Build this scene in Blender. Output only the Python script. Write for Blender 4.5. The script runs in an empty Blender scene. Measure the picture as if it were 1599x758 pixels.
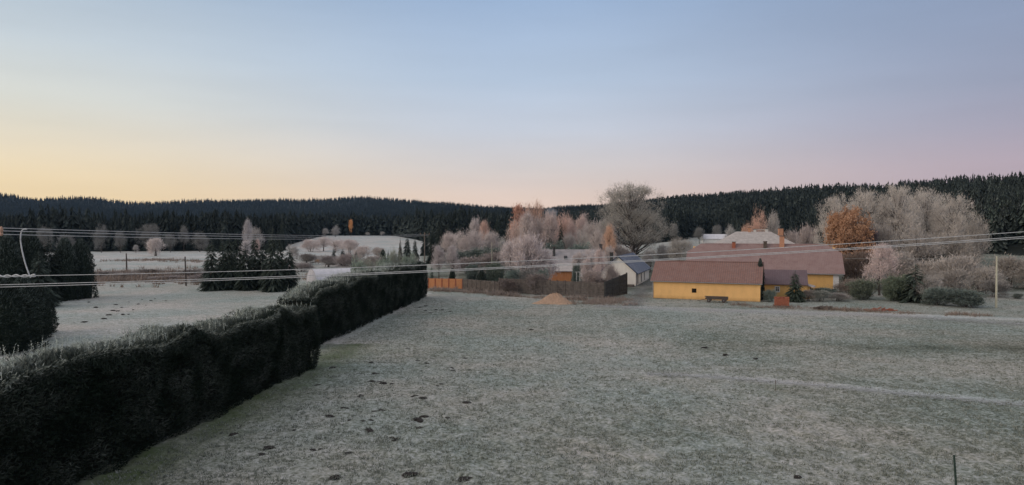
import bpy, math, random
import numpy as np
from mathutils import Vector, Matrix
random.seed(7)
S = bpy.context.scene
COL = S.collection
R = math.radians

# ---------------------------------------------------------------- camera
F = 1100.0; CU = 799.5; CV = 379.0; CH = 10.0
PITCH = math.atan(19.0 / F)
cam = bpy.data.cameras.new('camera'); cam.lens = 36.0 * F / 1599.0; cam.sensor_width = 36.0
cam.clip_start = 0.2; cam.clip_end = 20000
co = bpy.data.objects.new('camera', cam); COL.objects.link(co)
co.location = (0, 0, CH); co.rotation_euler = (math.pi / 2 - PITCH, 0, 0)
S.camera = co

# ---------------------------------------------------------------- sky, sun, exposure
SUN_AZ, SUN_EL = -68.0, 5.0           # clockwise from +Y, degrees
W = bpy.data.worlds.new("World"); S.world = W; W.use_nodes = True
def build_world():
    nt = W.node_tree; nt.nodes.clear(); N = nt.nodes; Lk = nt.links
    def math_(op, a=None, b=None, c=None):
        n = N.new('ShaderNodeMath'); n.operation = op
        for i, v in enumerate((a, b, c)):
            if v is None: continue
            if isinstance(v, (int, float)): n.inputs[i].default_value = v
            else: Lk.new(v, n.inputs[i])
        return n.outputs[0]
    out = N.new('ShaderNodeOutputWorld')
    sky = N.new('ShaderNodeTexSky'); sky.sky_type = 'NISHITA'; sky.sun_disc = False
    sky.sun_elevation = R(1.0); sky.sun_rotation = R(SUN_AZ); sky.altitude = 700
    b1 = N.new('ShaderNodeBackground'); b1.inputs[1].default_value = 0.012
    Lk.new(sky.outputs[0], b1.inputs[0])
    tc = N.new('ShaderNodeTexCoord'); sep = N.new('ShaderNodeSeparateXYZ'); Lk.new(tc.outputs['Generated'], sep.inputs[0])
    x, y, z = sep.outputs
    hl = math_('SQRT', math_('ADD', math_('MULTIPLY', x, x), math_('ADD', math_('MULTIPLY', y, y), 1e-6)))
    el = math_('DIVIDE', math_('ARCTAN2', z, hl), math.pi / 2)          # 0..1 elevation
    sn = math_('DIVIDE', x, hl)                                        # -1 left .. 1 right
    def srgb(c): return tuple((v / 255 / 12.92 if v / 255 <= .04045 else ((v / 255 + .055) / 1.055) ** 2.4) for v in c) + (1,)
    def ramp(stops):
        r = N.new('ShaderNodeValToRGB'); r.color_ramp.interpolation = 'EASE' if False else 'LINEAR'
        e = r.color_ramp.elements
        while len(e) > 1: e.remove(e[-1])
        e[0].position = 0; e[0].color = srgb(stops[0][1])
        for d, c in stops[1:]:
            k = e.new(d / 90.0); k.color = srgb(c)
        Lk.new(el, r.inputs[0]); return r.outputs[0]
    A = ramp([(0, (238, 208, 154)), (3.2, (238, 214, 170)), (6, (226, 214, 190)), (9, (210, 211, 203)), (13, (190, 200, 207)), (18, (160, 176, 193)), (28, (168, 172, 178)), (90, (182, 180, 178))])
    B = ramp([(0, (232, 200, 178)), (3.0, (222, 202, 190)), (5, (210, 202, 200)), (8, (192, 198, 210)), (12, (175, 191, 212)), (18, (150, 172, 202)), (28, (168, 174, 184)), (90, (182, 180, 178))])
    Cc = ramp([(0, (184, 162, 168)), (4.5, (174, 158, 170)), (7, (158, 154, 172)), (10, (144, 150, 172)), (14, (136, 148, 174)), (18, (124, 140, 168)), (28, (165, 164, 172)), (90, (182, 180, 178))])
    def mapr(v, a, b):
        m = N.new('ShaderNodeMapRange'); m.interpolation_type = 'SMOOTHSTEP'
        Lk.new(v, m.inputs[0]); m.inputs[1].default_value = a; m.inputs[2].default_value = b; return m.outputs[0]
    def mix(f, a, b):
        m = N.new('ShaderNodeMix'); m.data_type = 'RGBA'; Lk.new(f, m.inputs[0]); Lk.new(a, m.inputs[6]); Lk.new(b, m.inputs[7]); return m.outputs[2]
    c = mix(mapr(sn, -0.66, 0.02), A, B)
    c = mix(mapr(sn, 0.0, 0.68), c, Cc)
    # faint high cirrus veil
    nz = N.new('ShaderNodeTexNoise'); mp = N.new('ShaderNodeMapping'); mp.inputs['Scale'].default_value = (2, 2, 14)
    mp.inputs['Rotation'].default_value = (0.12, 0.16, 0)
    Lk.new(tc.outputs['Generated'], mp.inputs[0]); Lk.new(mp.outputs[0], nz.inputs[0]); nz.inputs['Scale'].default_value = 1.6; nz.inputs['Detail'].default_value = 4
    vv = math_('ADD', math_('MULTIPLY', nz.outputs[0], 0.18), 0.91)
    hsv = N.new('ShaderNodeHueSaturation'); Lk.new(c, hsv.inputs['Color']); Lk.new(vv, hsv.inputs['Value'])
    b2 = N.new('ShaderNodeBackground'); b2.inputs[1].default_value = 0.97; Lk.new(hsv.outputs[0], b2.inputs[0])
    ad = N.new('ShaderNodeAddShader'); Lk.new(b1.outputs[0], ad.inputs[0]); Lk.new(b2.outputs[0], ad.inputs[1])
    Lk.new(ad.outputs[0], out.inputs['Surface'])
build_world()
sl = bpy.data.lights.new('sun', 'SUN'); sl.energy = 0.95; sl.angle = R(45); sl.color = (1.0, 0.80, 0.64)
so = bpy.data.objects.new('sun', sl); COL.objects.link(so)
az, elv = R(-112), R(24)          # broad soft twilight glow, no hard sun
sdir = Vector((math.sin(az) * math.cos(elv), math.cos(az) * math.cos(elv), math.sin(elv)))
so.rotation_euler = (-sdir).to_track_quat('-Z', 'Y').to_euler(); so.location = (-60, 20, 40)
S.view_settings.view_transform = 'Standard'; S.view_settings.look = 'None'
S.view_settings.exposure = 0.2; S.view_settings.gamma = 1.0; S.view_settings.use_curve_mapping = False
S.render.engine = 'CYCLES'
S.cycles.max_bounces = 5; S.cycles.diffuse_bounces = 2; S.cycles.glossy_bounces = 2; S.cycles.transparent_max_bounces = 12
S.cycles.volume_bounces = 0

# ---------------------------------------------------------------- helpers
def srgb(r, g, b):
    f = lambda v: v / 255 / 12.92 if v / 255 <= .04045 else ((v / 255 + .055) / 1.055) ** 2.4
    return (f(r), f(g), f(b), 1)

def vnoise(x, y, s, seed=0):
    """value noise, vectorised"""
    x = np.asarray(x, float) / s; y = np.asarray(y, float) / s
    xi = np.floor(x).astype(np.int64); yi = np.floor(y).astype(np.int64)
    fx = x - xi; fy = y - yi; fx = fx * fx * (3 - 2 * fx); fy = fy * fy * (3 - 2 * fy)
    def h(a, b):
        n = (a * 374761393 + b * 668265263 + seed * 974711) & 0xffffffff
        n = ((n ^ (n >> 13)) * 1274126177) & 0xffffffff
        return ((n ^ (n >> 16)) & 0xffff) / 65535.0
    return (h(xi, yi) * (1 - fx) + h(xi + 1, yi) * fx) * (1 - fy) + (h(xi, yi + 1) * (1 - fx) + h(xi + 1, yi + 1) * fx) * fy

UK = [-400, 0, 60, 130, 215, 270, 400, 480, 540, 570, 610, 700, 760, 850, 900, 940, 1030, 1080, 1150, 1200, 1260, 1320, 1380, 1440, 1500, 1560, 1599, 2000]
VK = [300, 301, 308, 306, 314, 312, 309, 309, 306, 304, 308, 315, 320, 322, 319, 317, 308, 301, 296, 293, 289, 288, 285, 278, 275, 270, 267, 258]
RDU = [-400, 500, 620, 700, 800, 900, 1000, 1100, 1200, 1300, 1400, 1599, 2000]
RDV = [2500, 2400, 2200, 1800, 1500, 1250, 1000, 850, 760, 700, 600, 520, 480]
R0U = [-400, 0, 325, 440, 500, 615, 690, 790, 1000, 1070, 1085, 1132, 1145, 1260, 1330, 1599, 2000]
R0V = [390, 378, 346, 352, 560, 560, 330, 340, 350, 370, 460, 460, 370, 350, 250, 215, 200]
ZFU = [-400, 430, 510, 615, 690, 1000, 1100, 1260, 1400, 2000]
ZFV = [0.3, 0.8, 5.6, 5.6, 2.5, 3, 6, 5, 4, 4]
def _uv(x, y): return np.where(y > 1, CU + F * x / np.maximum(y, 1), np.where(x > 0, 2000, -400)).clip(-400, 2000)
def terrain(x, y):
    x = np.asarray(x, float); y = np.asarray(y, float)
    u = _uv(x, y); r = np.hypot(x, y)
    vs = np.interp(u, UK, VK); rd = np.interp(u, RDU, RDV); r0 = np.interp(u, R0U, R0V); zf = np.interp(u, ZFU, ZFV)
    th = np.interp(rd, [700, 1300], [12.0, 11.5])
    zr = 10 + (360 - vs) * rd * (y / np.maximum(r, 1)).clip(.75, 1) / F - th
    pw = np.interp(u, [-400, 500, 900, 1100, 2000], [3.4, 3.0, 1.6, 1.05, 0.95])
    t0 = ((r - 165) / (r0 - 165)).clip(0, 1); t0 = t0 * t0 * (3 - 2 * t0)
    t1 = ((r - r0) / (rd - r0)).clip(0, 1) ** pw
    z = zf * t0 + (zr - zf) * t1
    z = z * np.where(r > rd, 1 - 0.45 * ((r - rd) / 3000).clip(0, 1), 1)
    z = z * ((y + 100) / 150).clip(0, 1) 
    und = (vnoise(x, y, 130, 3) - .5) * 8 * ((r - 500) / 500).clip(0, 1)
    return z + und * np.where(r > rd - 150, .3, 1)
def tz(x, y): return float(terrain(np.array([x]), np.array([y]))[0])
def forest_mask(x, y):
    u = _uv(x, y); r = np.hypot(x, y); r0 = np.interp(u, R0U, R0V)
    return r > r0 - 4
def at(u, d):
    """world x of a direction at depth d"""
    return ((u - CU) / F * d, d)
def gp(u, v):
    """ground point seen at a photograph position"""
    a = (u - CU) / F; b = (CV - v) / F
    cp, sp = math.cos(PITCH), math.sin(PITCH)
    dy = cp + b * sp; dz = -sp + b * cp
    t = -CH / dz
    return (a * t, dy * t)
def zat(v, d): return CH + (360 - v) * d / F

# ---------------------------------------------------------------- materials
def newmat(name, rough=0.85, spec=0.2):
    m = bpy.data.materials.new(name); m.use_nodes = True
    b = m.node_tree.nodes['Principled BSDF']; b.inputs['Roughness'].default_value = rough
    b.inputs['Specular IOR Level'].default_value = spec
    return m, m.node_tree, b
def node(nt, t, **kw):
    n = nt.nodes.new(t)
    for k, v in kw.items():
        if k in n.inputs.keys() if hasattr(n.inputs, 'keys') else False: n.inputs[k].default_value = v
        else: setattr(n, k, v)
    return n
def mixc(nt, f, a, b, mode='MIX'):
    m = nt.nodes.new('ShaderNodeMix'); m.data_type = 'RGBA'; m.blend_type = mode
    for i, v in ((0, f), (6, a), (7, b)):
        if isinstance(v, (float, int)): m.inputs[i].default_value = v
        elif isinstance(v, tuple): m.inputs[i].default_value = v
        else: nt.links.new(v, m.inputs[i])
    return m.outputs[2]
def noise(nt, scale, detail=4, coord='Object', rough=.55, stretch=None):
    tc = nt.nodes.new('ShaderNodeTexCoord'); n = nt.nodes.new('ShaderNodeTexNoise')
    src = tc.outputs[coord]
    if stretch:
        mp = nt.nodes.new('ShaderNodeMapping'); mp.inputs['Scale'].default_value = stretch
        nt.links.new(src, mp.inputs[0]); src = mp.outputs[0]
    nt.links.new(src, n.inputs[0]); n.inputs['Scale'].default_value = scale; n.inputs['Detail'].default_value = detail
    n.inputs['Roughness'].default_value = rough
    return n.outputs[0]
def cramp(nt, f, stops):
    r = nt.nodes.new('ShaderNodeValToRGB'); e = r.color_ramp.elements
    while len(e) > 1: e.remove(e[-1])
    def c4(c): return c if len(c) == 4 else tuple(c) + (1,)
    e[0].position = stops[0][0]; e[0].color = c4(stops[0][1])
    for p, c in stops[1:]: k = e.new(p); k.color = c4(c)
    nt.links.new(f, r.inputs[0]); return r.outputs[0]
def bump(nt, b, h, strength=.4, dist=.05):
    n = nt.nodes.new('ShaderNodeBump'); n.inputs['Strength'].default_value = strength; n.inputs['Distance'].default_value = dist
    nt.links.new(h, n.inputs['Height']); nt.links.new(n.outputs[0], b.inputs['Normal'])
def simple(name, c1, c2, scale=3.0, rough=.85, detail=4, bmp=0, stretch=None, spec=.2):
    m, nt, b = newmat(name, rough, spec)
    f = noise(nt, scale, detail, stretch=stretch)
    col = cramp(nt, f, [(.3, c1), (.7, c2)])
    nt.links.new(col, b.inputs['Base Color'])
    if bmp: bump(nt, b, f, bmp, .04)
    return m
def attr(nt, name):
    a = nt.nodes.new('ShaderNodeAttribute'); a.attribute_name = name; return a
M = {}
def foliage_mat(name, dark, frost, objcol=True):
    """dark base colour mixed to frost by the 'frost' attribute, tinted by object colour"""
    m, nt, b = newmat(name, .8, .15)
    a = attr(nt, 'frost')
    c = mixc(nt, a.outputs['Fac'], dark, frost)
    if objcol:
        oi = nt.nodes.new('ShaderNodeObjectInfo')
        c = mixc(nt, 1.0, c, oi.outputs['Color'], 'MULTIPLY')
    nt.links.new(c, b.inputs['Base Color'])
    return m
M['twig'] = foliage_mat('frosted_twigs', (0.48, 0.44, 0.42, 1), (0.93, 0.90, 0.88, 1))
M['leaf'] = foliage_mat('autumn_leaves', (0.42, 0.20, 0.10, 1), (0.82, 0.50, 0.33, 1))
M['needle'] = foliage_mat('conifer_needles', (0.018, 0.028, 0.020, 1), (0.26, 0.31, 0.28, 1))
M['forest'] = foliage_mat('forest_needles', (0.012, 0.018, 0.016, 1), (0.12, 0.145, 0.13, 1))
M['hedge'] = foliage_mat('hedge_needles', (0.014, 0.025, 0.016, 1), (0.72, 0.77, 0.69, 1))
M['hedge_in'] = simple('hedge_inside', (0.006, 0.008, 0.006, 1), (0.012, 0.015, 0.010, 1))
M['bark'] = simple('bark', (0.05, 0.04, 0.035, 1), (0.14, 0.12, 0.11, 1), 6, stretch=(1, 1, .2), bmp=.4)
M['reed'] = foliage_mat('dry_frosted_grass', (0.22, 0.16, 0.12, 1), (0.62, 0.54, 0.50, 1))
M['soil'] = simple('dark_soil', (0.02, 0.018, 0.016, 1), (0.07, 0.062, 0.058, 1), 9, bmp=.5)
M['tuft'] = foliage_mat('frosted_grass', (0.12, 0.135, 0.10, 1), (0.62, 0.64, 0.60, 1))

def ground_mat():
    m, nt, b = newmat('frosted_ground', .9, .1)
    L = nt.links
    ar = attr(nt, 'zone')     # R: forest floor, G: frost heaviness, B: green shelter
    sep = nt.nodes.new('ShaderNodeSeparateColor'); L.new(ar.outputs['Color'], sep.inputs[0])
    n1 = noise(nt, 5.2, 5, rough=.66); n2 = noise(nt, .09, 4); n3 = noise(nt, 1.1, 4); n4 = noise(nt, .6, 3, stretch=(.12, 1.3, 1))
    def mt(op, a, b_=None, cl=False):
        k = nt.nodes.new('ShaderNodeMath'); k.operation = op; k.use_clamp = cl
        for i, v in enumerate((a, b_)):
            if v is None: continue
            if isinstance(v, (int, float)): k.inputs[i].default_value = v
            else: L.new(v, k.inputs[i])
        return k.outputs[0]
    f = mt('ADD', mt('MULTIPLY', n1, 1.25), mt('ADD', mt('MULTIPLY', n3, .40), mt('MULTIPLY', n2, .2)))
    f = mt('SUBTRACT', mt('ADD', f, mt('MULTIPLY', n4, .15)), 0.49)
    f = mt('ADD', mt('MULTIPLY', mt('SUBTRACT', f, .5), 1.3), sep.outputs[1], True)
    c = cramp(nt, f, [(0, (0.06, 0.064, 0.05)), (.28, (0.18, 0.193, 0.16)), (.5, (0.355, 0.37, 0.34)), (.75, (0.54, 0.545, 0.54)), (1, (0.72, 0.71, 0.73))])
    tint = cramp(nt, n2, [(.38, (0.90, .97, .97)), (.62, (1.02, .965, .93))])
    c = mixc(nt, 1.0, c, tint, 'MULTIPLY')
    c = mixc(nt, sep.outputs[2], c, mixc(nt, n1, (0.055, 0.085, 0.03, 1), (0.10, 0.14, 0.06, 1)))
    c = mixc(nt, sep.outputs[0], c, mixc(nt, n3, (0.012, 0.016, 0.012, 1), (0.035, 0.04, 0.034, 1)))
    L.new(c, b.inputs['Base Color'])
    bump(nt, b, n1, .7, .08)
    return m
M['ground'] = ground_mat()

def strip_mat(name, c1, c2, wob=3.0):
    """surface whose edges break up into the grass"""
    m, nt, b = newmat(name, .9, .1); L = nt.links
    n = noise(nt, wob, 5, rough=.65); n2 = noise(nt, .5, 4)
    c = cramp(nt, n, [(.3, c1), (.7, c2)]); c = mixc(nt, n2, c, (0.42, 0.42, 0.42, 1), 'MIX')
    L.new(c, b.inputs['Base Color']); bump(nt, b, n, .4, .04)
    a = attr(nt, 'edge')
    k = nt.nodes.new('ShaderNodeMath'); k.operation = 'MULTIPLY_ADD'; L.new(n, k.inputs[0]); k.inputs[1].default_value = 2.6; k.inputs[2].default_value = -1.75
    k2 = nt.nodes.new('ShaderNodeMath'); k2.operation = 'ADD'; k2.use_clamp = True; L.new(k.outputs[0], k2.inputs[0])
    k3 = nt.nodes.new('ShaderNodeMath'); k3.operation = 'MULTIPLY'; L.new(a.outputs['Fac'], k3.inputs[0]); k3.inputs[1].default_value = 1.0
    L.new(k3.outputs[0], k2.inputs[1]); L.new(k2.outputs[0], b.inputs['Alpha'])
    return m
M['lane'] = strip_mat('frosted_gravel', (0.40, 0.40, 0.39), (0.60, 0.60, 0.59))
M['asphalt'] = strip_mat('driveway_gravel', (0.10, 0.095, 0.09), (0.17, 0.16, 0.155))
M['path'] = strip_mat('frosted_path', (0.44, 0.46, 0.46), (0.62, 0.63, 0.65))

def plaster(name, c, dirt=(.5, .5, .5)):
    m, nt, b = newmat(name, .9, .15)
    n = noise(nt, 1.3, 6, stretch=(1, 1, .45)); n2 = noise(nt, 14, 3)
    d = tuple(c[i] * .90 for i in range(3)) + (1,)
    col = mixc(nt, cramp(nt, n, [(.42, (0, 0, 0)), (.72, (1, 1, 1))]), c + (1,) if len(c) == 3 else c, d)
    # splash-back dirt near the ground
    tc = nt.nodes.new('ShaderNodeTexCoord'); sp = nt.nodes.new('ShaderNodeSeparateXYZ'); nt.links.new(tc.outputs['Object'], sp.inputs[0])
    mr = nt.nodes.new('ShaderNodeMapRange'); nt.links.new(sp.outputs[2], mr.inputs[0]); mr.inputs[1].default_value = .55; mr.inputs[2].default_value = .1
    k = nt.nodes.new('ShaderNodeMath'); k.operation = 'MULTIPLY'; nt.links.new(mr.outputs[0], k.inputs[0]); nt.links.new(n, k.inputs[1])
    col = mixc(nt, k.outputs[0], col, tuple(c[i] * dirt[i] for i in range(3)) + (1,))
    nt.links.new(col, b.inputs['Base Color']); bump(nt, b, n2, .2, .01)
    return m
M['yellow'] = plaster('yellow_plaster', (0.98, 0.59, 0.24))
M['yellow2'] = plaster('ochre_plaster', (0.80, 0.48, 0.18))
M['cream'] = plaster('cream_plaster', (0.94, 0.90, 0.82))
M['white'] = plaster('white_plaster', (0.78, 0.76, 0.74))
M['paint'] = simple('white_painted_wood', (0.62, 0.60, 0.57, 1), (0.75, 0.73, 0.70, 1), 8)
M['dark'] = simple('painted_opening_shade', (0.006, 0.006, 0.006, 1), (0.012, 0.011, 0.01, 1))  # near-black colour standing for the shade inside an opening
M['wood'] = simple('weathered_wood', (0.07, 0.055, 0.045, 1), (0.17, 0.14, 0.12, 1), 4, stretch=(.3, 1, 5), bmp=.3)
M['orange_wood'] = simple('larch_boards', (0.56, 0.22, 0.09, 1), (0.76, 0.35, 0.17, 1), 3, stretch=(6, 1, .3), bmp=.2)
M['concrete'] = simple('concrete_panels', (0.09, 0.078, 0.07, 1), (0.20, 0.17, 0.15, 1), 2.2, detail=7, bmp=.3)
M['concrete_dark'] = simple('dark_wall_panels', (0.045, 0.045, 0.045, 1), (0.085, 0.085, 0.08, 1), 2.2, detail=7, bmp=.3)
M['brick'] = simple('red_brick', (0.30, 0.09, 0.055, 1), (0.46, 0.18, 0.11, 1), 5, bmp=.3)
M['brick_or'] = simple('orange_brick', (0.50, 0.25, 0.15, 1), (0.64, 0.35, 0.23, 1), 7, bmp=.3)
M['metal'] = simple('grey_metal', (0.20, 0.20, 0.21, 1), (0.32, 0.32, 0.33, 1), 6, rough=.5, spec=.5)
M['pole_wood'] = simple('pole_wood', (0.12, 0.10, 0.085, 1), (0.24, 0.21, 0.18, 1), 5, stretch=(1, 1, .15))
M['pole_pale'] = simple('concrete_pole', (0.46, 0.44, 0.34, 1), (0.60, 0.58, 0.46, 1), 5, stretch=(1, 1, .3))
M['wire'] = simple('frosted_wire', (0.50, 0.51, 0.52, 1), (0.72, 0.73, 0.74, 1), 9)
M['wire_dark'] = simple('thin_wire', (0.22, 0.23, 0.23, 1), (0.34, 0.35, 0.35, 1), 9)
M['ceramic'] = simple('insulator_ceramic', (0.42, 0.24, 0.16, 1), (0.60, 0.40, 0.30, 1), 8, rough=.4)
M['sheet'] = simple('frosted_sheeting', (0.66, 0.65, 0.70, 1), (0.82, 0.80, 0.84, 1), 1.5, rough=.6)
M['sand'] = simple('sand', (0.40, 0.27, 0.19, 1), (0.56, 0.38, 0.27, 1), 3.0, detail=7, bmp=.5)
M['paleroof'] = simple('frosted_pale_roofing', (0.44, 0.40, 0.38, 1), (0.60, 0.55, 0.53, 1), 1.5, detail=6, bmp=.2)
M['greyroof'] = simple('frosted_grey_roofing', (0.30, 0.28, 0.28, 1), (0.45, 0.42, 0.43, 1), 1.3, detail=6, bmp=.2)

def tile_roof(name, c1, c2, frostc, mort, w=.30, h=.27, frost=.35):
    m, nt, b = newmat(name, .75, .25); L = nt.links
    tc = nt.nodes.new('ShaderNodeTexCoord'); mp = nt.nodes.new('ShaderNodeMapping')
    sp = nt.nodes.new('ShaderNodeSeparateXYZ'); cb = nt.nodes.new('ShaderNodeCombineXYZ')
    L.new(tc.outputs['Object'], sp.inputs[0])
    ad = nt.nodes.new('ShaderNodeMath'); ad.operation = 'MULTIPLY'; L.new(sp.outputs[2], ad.inputs[0]); ad.inputs[1].default_value = 1.6
    L.new(sp.outputs[0], cb.inputs[0]); L.new(ad.outputs[0], cb.inputs[1])
    br = nt.nodes.new('ShaderNodeTexBrick'); L.new(cb.outputs[0], br.inputs[0])
    br.offset = 0.0; br.inputs['Scale'].default_value = 1.0; br.inputs['Brick Width'].default_value = w; br.inputs['Row Height'].default_value = h
    br.inputs['Mortar Size'].default_value = .035; br.inputs['Mortar Smooth'].default_value = .6; br.inputs['Bias'].default_value = 0
    br.inputs['Color1'].default_value = c1; br.inputs['Color2'].default_value = c2; br.inputs['Mortar'].default_value = mort
    n = noise(nt, .8, 6, rough=.65); n2 = noise(nt, 9, 3)
    k = nt.nodes.new('ShaderNodeMath'); k.operation = 'MULTIPLY'; L.new(cramp(nt, n, [(.25, (.25,) * 3), (.75, (1,) * 3)]), k.inputs[0]); k.inputs[1].default_value = frost
    c = mixc(nt, k.outputs[0], br.outputs[0], frostc)
    c = mixc(nt, cramp(nt, n2, [(.3, (.35,) * 3), (.75, (0,) * 3)]), c, tuple(c1[i] * .6 for i in range(3)) + (1,))
    L.new(c, b.inputs['Base Color']); bump(nt, b, br.outputs['Fac'], -.5, .04)
    return m
M['tile'] = tile_roof('brown_roof_tiles', (0.27, 0.125, 0.095, 1), (0.34, 0.17, 0.13, 1), (0.42, 0.35, 0.34, 1), (0.085, 0.055, 0.055, 1), frost=.38)
M['tile2'] = tile_roof('faded_red_tiles', (0.27, 0.155, 0.145, 1), (0.32, 0.20, 0.185, 1), (0.48, 0.37, 0.35, 1), (0.19, 0.115, 0.11, 1), w=.25, h=.2, frost=.6)
M['tile3'] = tile_roof('dark_violet_tiles', (0.17, 0.11, 0.12, 1), (0.21, 0.14, 0.15, 1), (0.30, 0.25, 0.28, 1), (0.10, 0.07, 0.08, 1), w=.25, h=.2, frost=.4)
def metal_roof():
    m, nt, b = newmat('blue_metal_roof', .45, .5); L = nt.links
    n = noise(nt, .9, 5)
    c = cramp(nt, n, [(.3, (0.28, 0.31, 0.40)), (.7, (0.46, 0.49, 0.58))])
    L.new(c, b.inputs['Base Color']); return m
M['blueroof'] = metal_roof()
M['bluetrim'] = simple('dark_blue_trim', (0.03, 0.045, 0.08, 1), (0.05, 0.07, 0.12, 1), 5, rough=.5)

# ---------------------------------------------------------------- object helpers
def tag(o, label=None, cat=None, group=None, kind=None):
    if label: o['label'] = label
    if cat: o['category'] = cat
    if group: o['group'] = group
    if kind: o['kind'] = kind
    return o
def empty(name, loc, rz=0.0, scale=(1, 1, 1)):
    o = bpy.data.objects.new(name, None); COL.objects.link(o); o.location = loc; o.rotation_euler = (0, 0, rz); o.scale = scale
    o.empty_display_size = .2
    return o
def mesh_obj(name, verts, faces, mat, parent=None, smooth=False):
    me = bpy.data.meshes.new(name); me.from_pydata([tuple(v) for v in verts], [], [tuple(f) for f in faces]); me.update()
    if mat: me.materials.append(mat)
    if smooth: me.polygons.foreach_set('use_smooth', [True] * len(me.polygons))
    o = bpy.data.objects.new(name, me); COL.objects.link(o)
    if parent: o.parent = parent
    return o
def np_mesh(name, V, nper, frost=None, mat=None, faces=None):
    """V: (n,3); nper verts per face when faces is None (polygon soup)"""
    me = bpy.data.meshes.new(name); n = len(V)
    me.vertices.add(n); me.vertices.foreach_set('co', np.ascontiguousarray(V, dtype=np.float32).ravel())
    if faces is None: idx = np.arange(n, dtype=np.int32); nf = n // nper
    else: idx = np.ascontiguousarray(faces, dtype=np.int32).ravel(); nf = len(faces); nper = faces.shape[1]
    me.loops.add(len(idx)); me.loops.foreach_set('vertex_index', idx)
    me.polygons.add(nf); me.polygons.foreach_set('loop_start', np.arange(0, nf * nper, nper, dtype=np.int32))
    me.polygons.foreach_set('loop_total', np.full(nf, nper, dtype=np.int32))
    me.update(calc_edges=True)
    if frost is not None:
        a = me.attributes.new('frost', 'FLOAT', 'POINT'); a.data.foreach_set('value', np.ascontiguousarray(frost, dtype=np.float32))
    if mat: me.materials.append(mat)
    return me
class MB:
    def __init__(s): s.v = []; s.f = []
    def box(s, x0, x1, y0, y1, z0, z1):
        b = len(s.v)
        s.v += [(x0, y0, z0), (x1, y0, z0), (x1, y1, z0), (x0, y1, z0), (x0, y0, z1), (x1, y0, z1), (x1, y1, z1), (x0, y1, z1)]
        s.f += [(b, b + 3, b + 2, b + 1), (b + 4, b + 5, b + 6, b + 7), (b, b + 1, b + 5, b + 4), (b + 1, b + 2, b + 6, b + 5), (b + 2, b + 3, b + 7, b + 6), (b + 3, b, b + 4, b + 7)]
        return s
    def slab(s, polys, t):
        """closed solid: polys of top surface (share points by value), dropped by t"""
        key = {}; P = []
        def idx(p):
            k = tuple(round(c, 4) for c in p)
            if k not in key: key[k] = len(P); P.append(p)
            return key[k]
        fs = [[idx(p) for p in q] for q in polys]; b = len(s.v); n = len(P)
        s.v += [tuple(p) for p in P] + [(p[0], p[1], p[2] - t) for p in P]
        edges = {}
        for f in fs:
            s.f.append(tuple(b + i for i in f)); s.f.append(tuple(b + n + i for i in reversed(f)))
            for i in range(len(f)): edges[(f[i], f[(i + 1) % len(f)])] = 1
        for (i, j) in edges:
            if (j, i) not in edges: s.f.append((b + j, b + i, b + n + i, b + n + j))
        return s
    def tube(s, pts, rad, seg=6, cap=True):
        pts = [Vector(p) for p in pts]; n = len(pts); b0 = len(s.v)
        if not hasattr(rad, '__len__'): rad = [rad] * n
        for i, p in enumerate(pts):
            t = (pts[min(i + 1, n - 1)] - pts[max(i - 1, 0)]).normalized()
            a = t.cross(Vector((0, 0, 1)))
            if a.length < 1e-3: a = t.cross(Vector((0, 1, 0)))
            a.normalize(); c = t.cross(a)
            for k in range(seg):
                q = 2 * math.pi * k / seg
                s.v.append(tuple(p + (a * math.cos(q) + c * math.sin(q)) * rad[i]))
        for i in range(n - 1):
            for k in range(seg):
                a_, b_ = b0 + i * seg + k, b0 + i * seg + (k + 1) % seg
                s.f.append((a_, b_, b_ + seg, a_ + seg))
        if cap:
            s.f.append(tuple(b0 + k for k in reversed(range(seg)))); s.f.append(tuple(b0 + (n - 1) * seg + k for k in range(seg)))
        return s
    def wall(s, x0, x1, z0, z1, y, t, holes=()):
        """wall panel in the xz plane, front at y, back at y+t, with real rectangular openings"""
        xs = sorted({x0, x1, *[h[0] for h in holes], *[h[1] for h in holes]}); zs = sorted({z0, z1, *[h[2] for h in holes], *[h[3] for h in holes]})
        for i in range(len(xs) - 1):
            for j in range(len(zs) - 1):
                cx, cz = (xs[i] + xs[i + 1]) / 2, (zs[j] + zs[j + 1]) / 2
                if any(h[0] < cx < h[1] and h[2] < cz < h[3] for h in holes): continue
                b = len(s.v); a, c, d, e = xs[i], xs[i + 1], zs[j], zs[j + 1]
                s.v += [(a, y, d), (c, y, d), (c, y, e), (a, y, e)]; s.f.append((b, b + 1, b + 2, b + 3))
                b = len(s.v); s.v += [(a, y + t, d), (c, y + t, d), (c, y + t, e), (a, y + t, e)]; s.f.append((b + 3, b + 2, b + 1, b))
        for a, c, d, e in list(holes) + [(x0, x1, z0, z1)]:
            for p, q in (((a, d), (c, d)), ((c, d), (c, e)), ((c, e), (a, e)), ((a, e), (a, d))):
                b = len(s.v); s.v += [(p[0], y, p[1]), (q[0], y, q[1]), (q[0], y + t, q[1]), (p[0], y + t, p[1])]; s.f.append((b, b + 1, b + 2, b + 3))
        return s
    def build(s, name, mat, parent=None, smooth=False): return mesh_obj(name, s.v, s.f, mat, parent, smooth)

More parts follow.
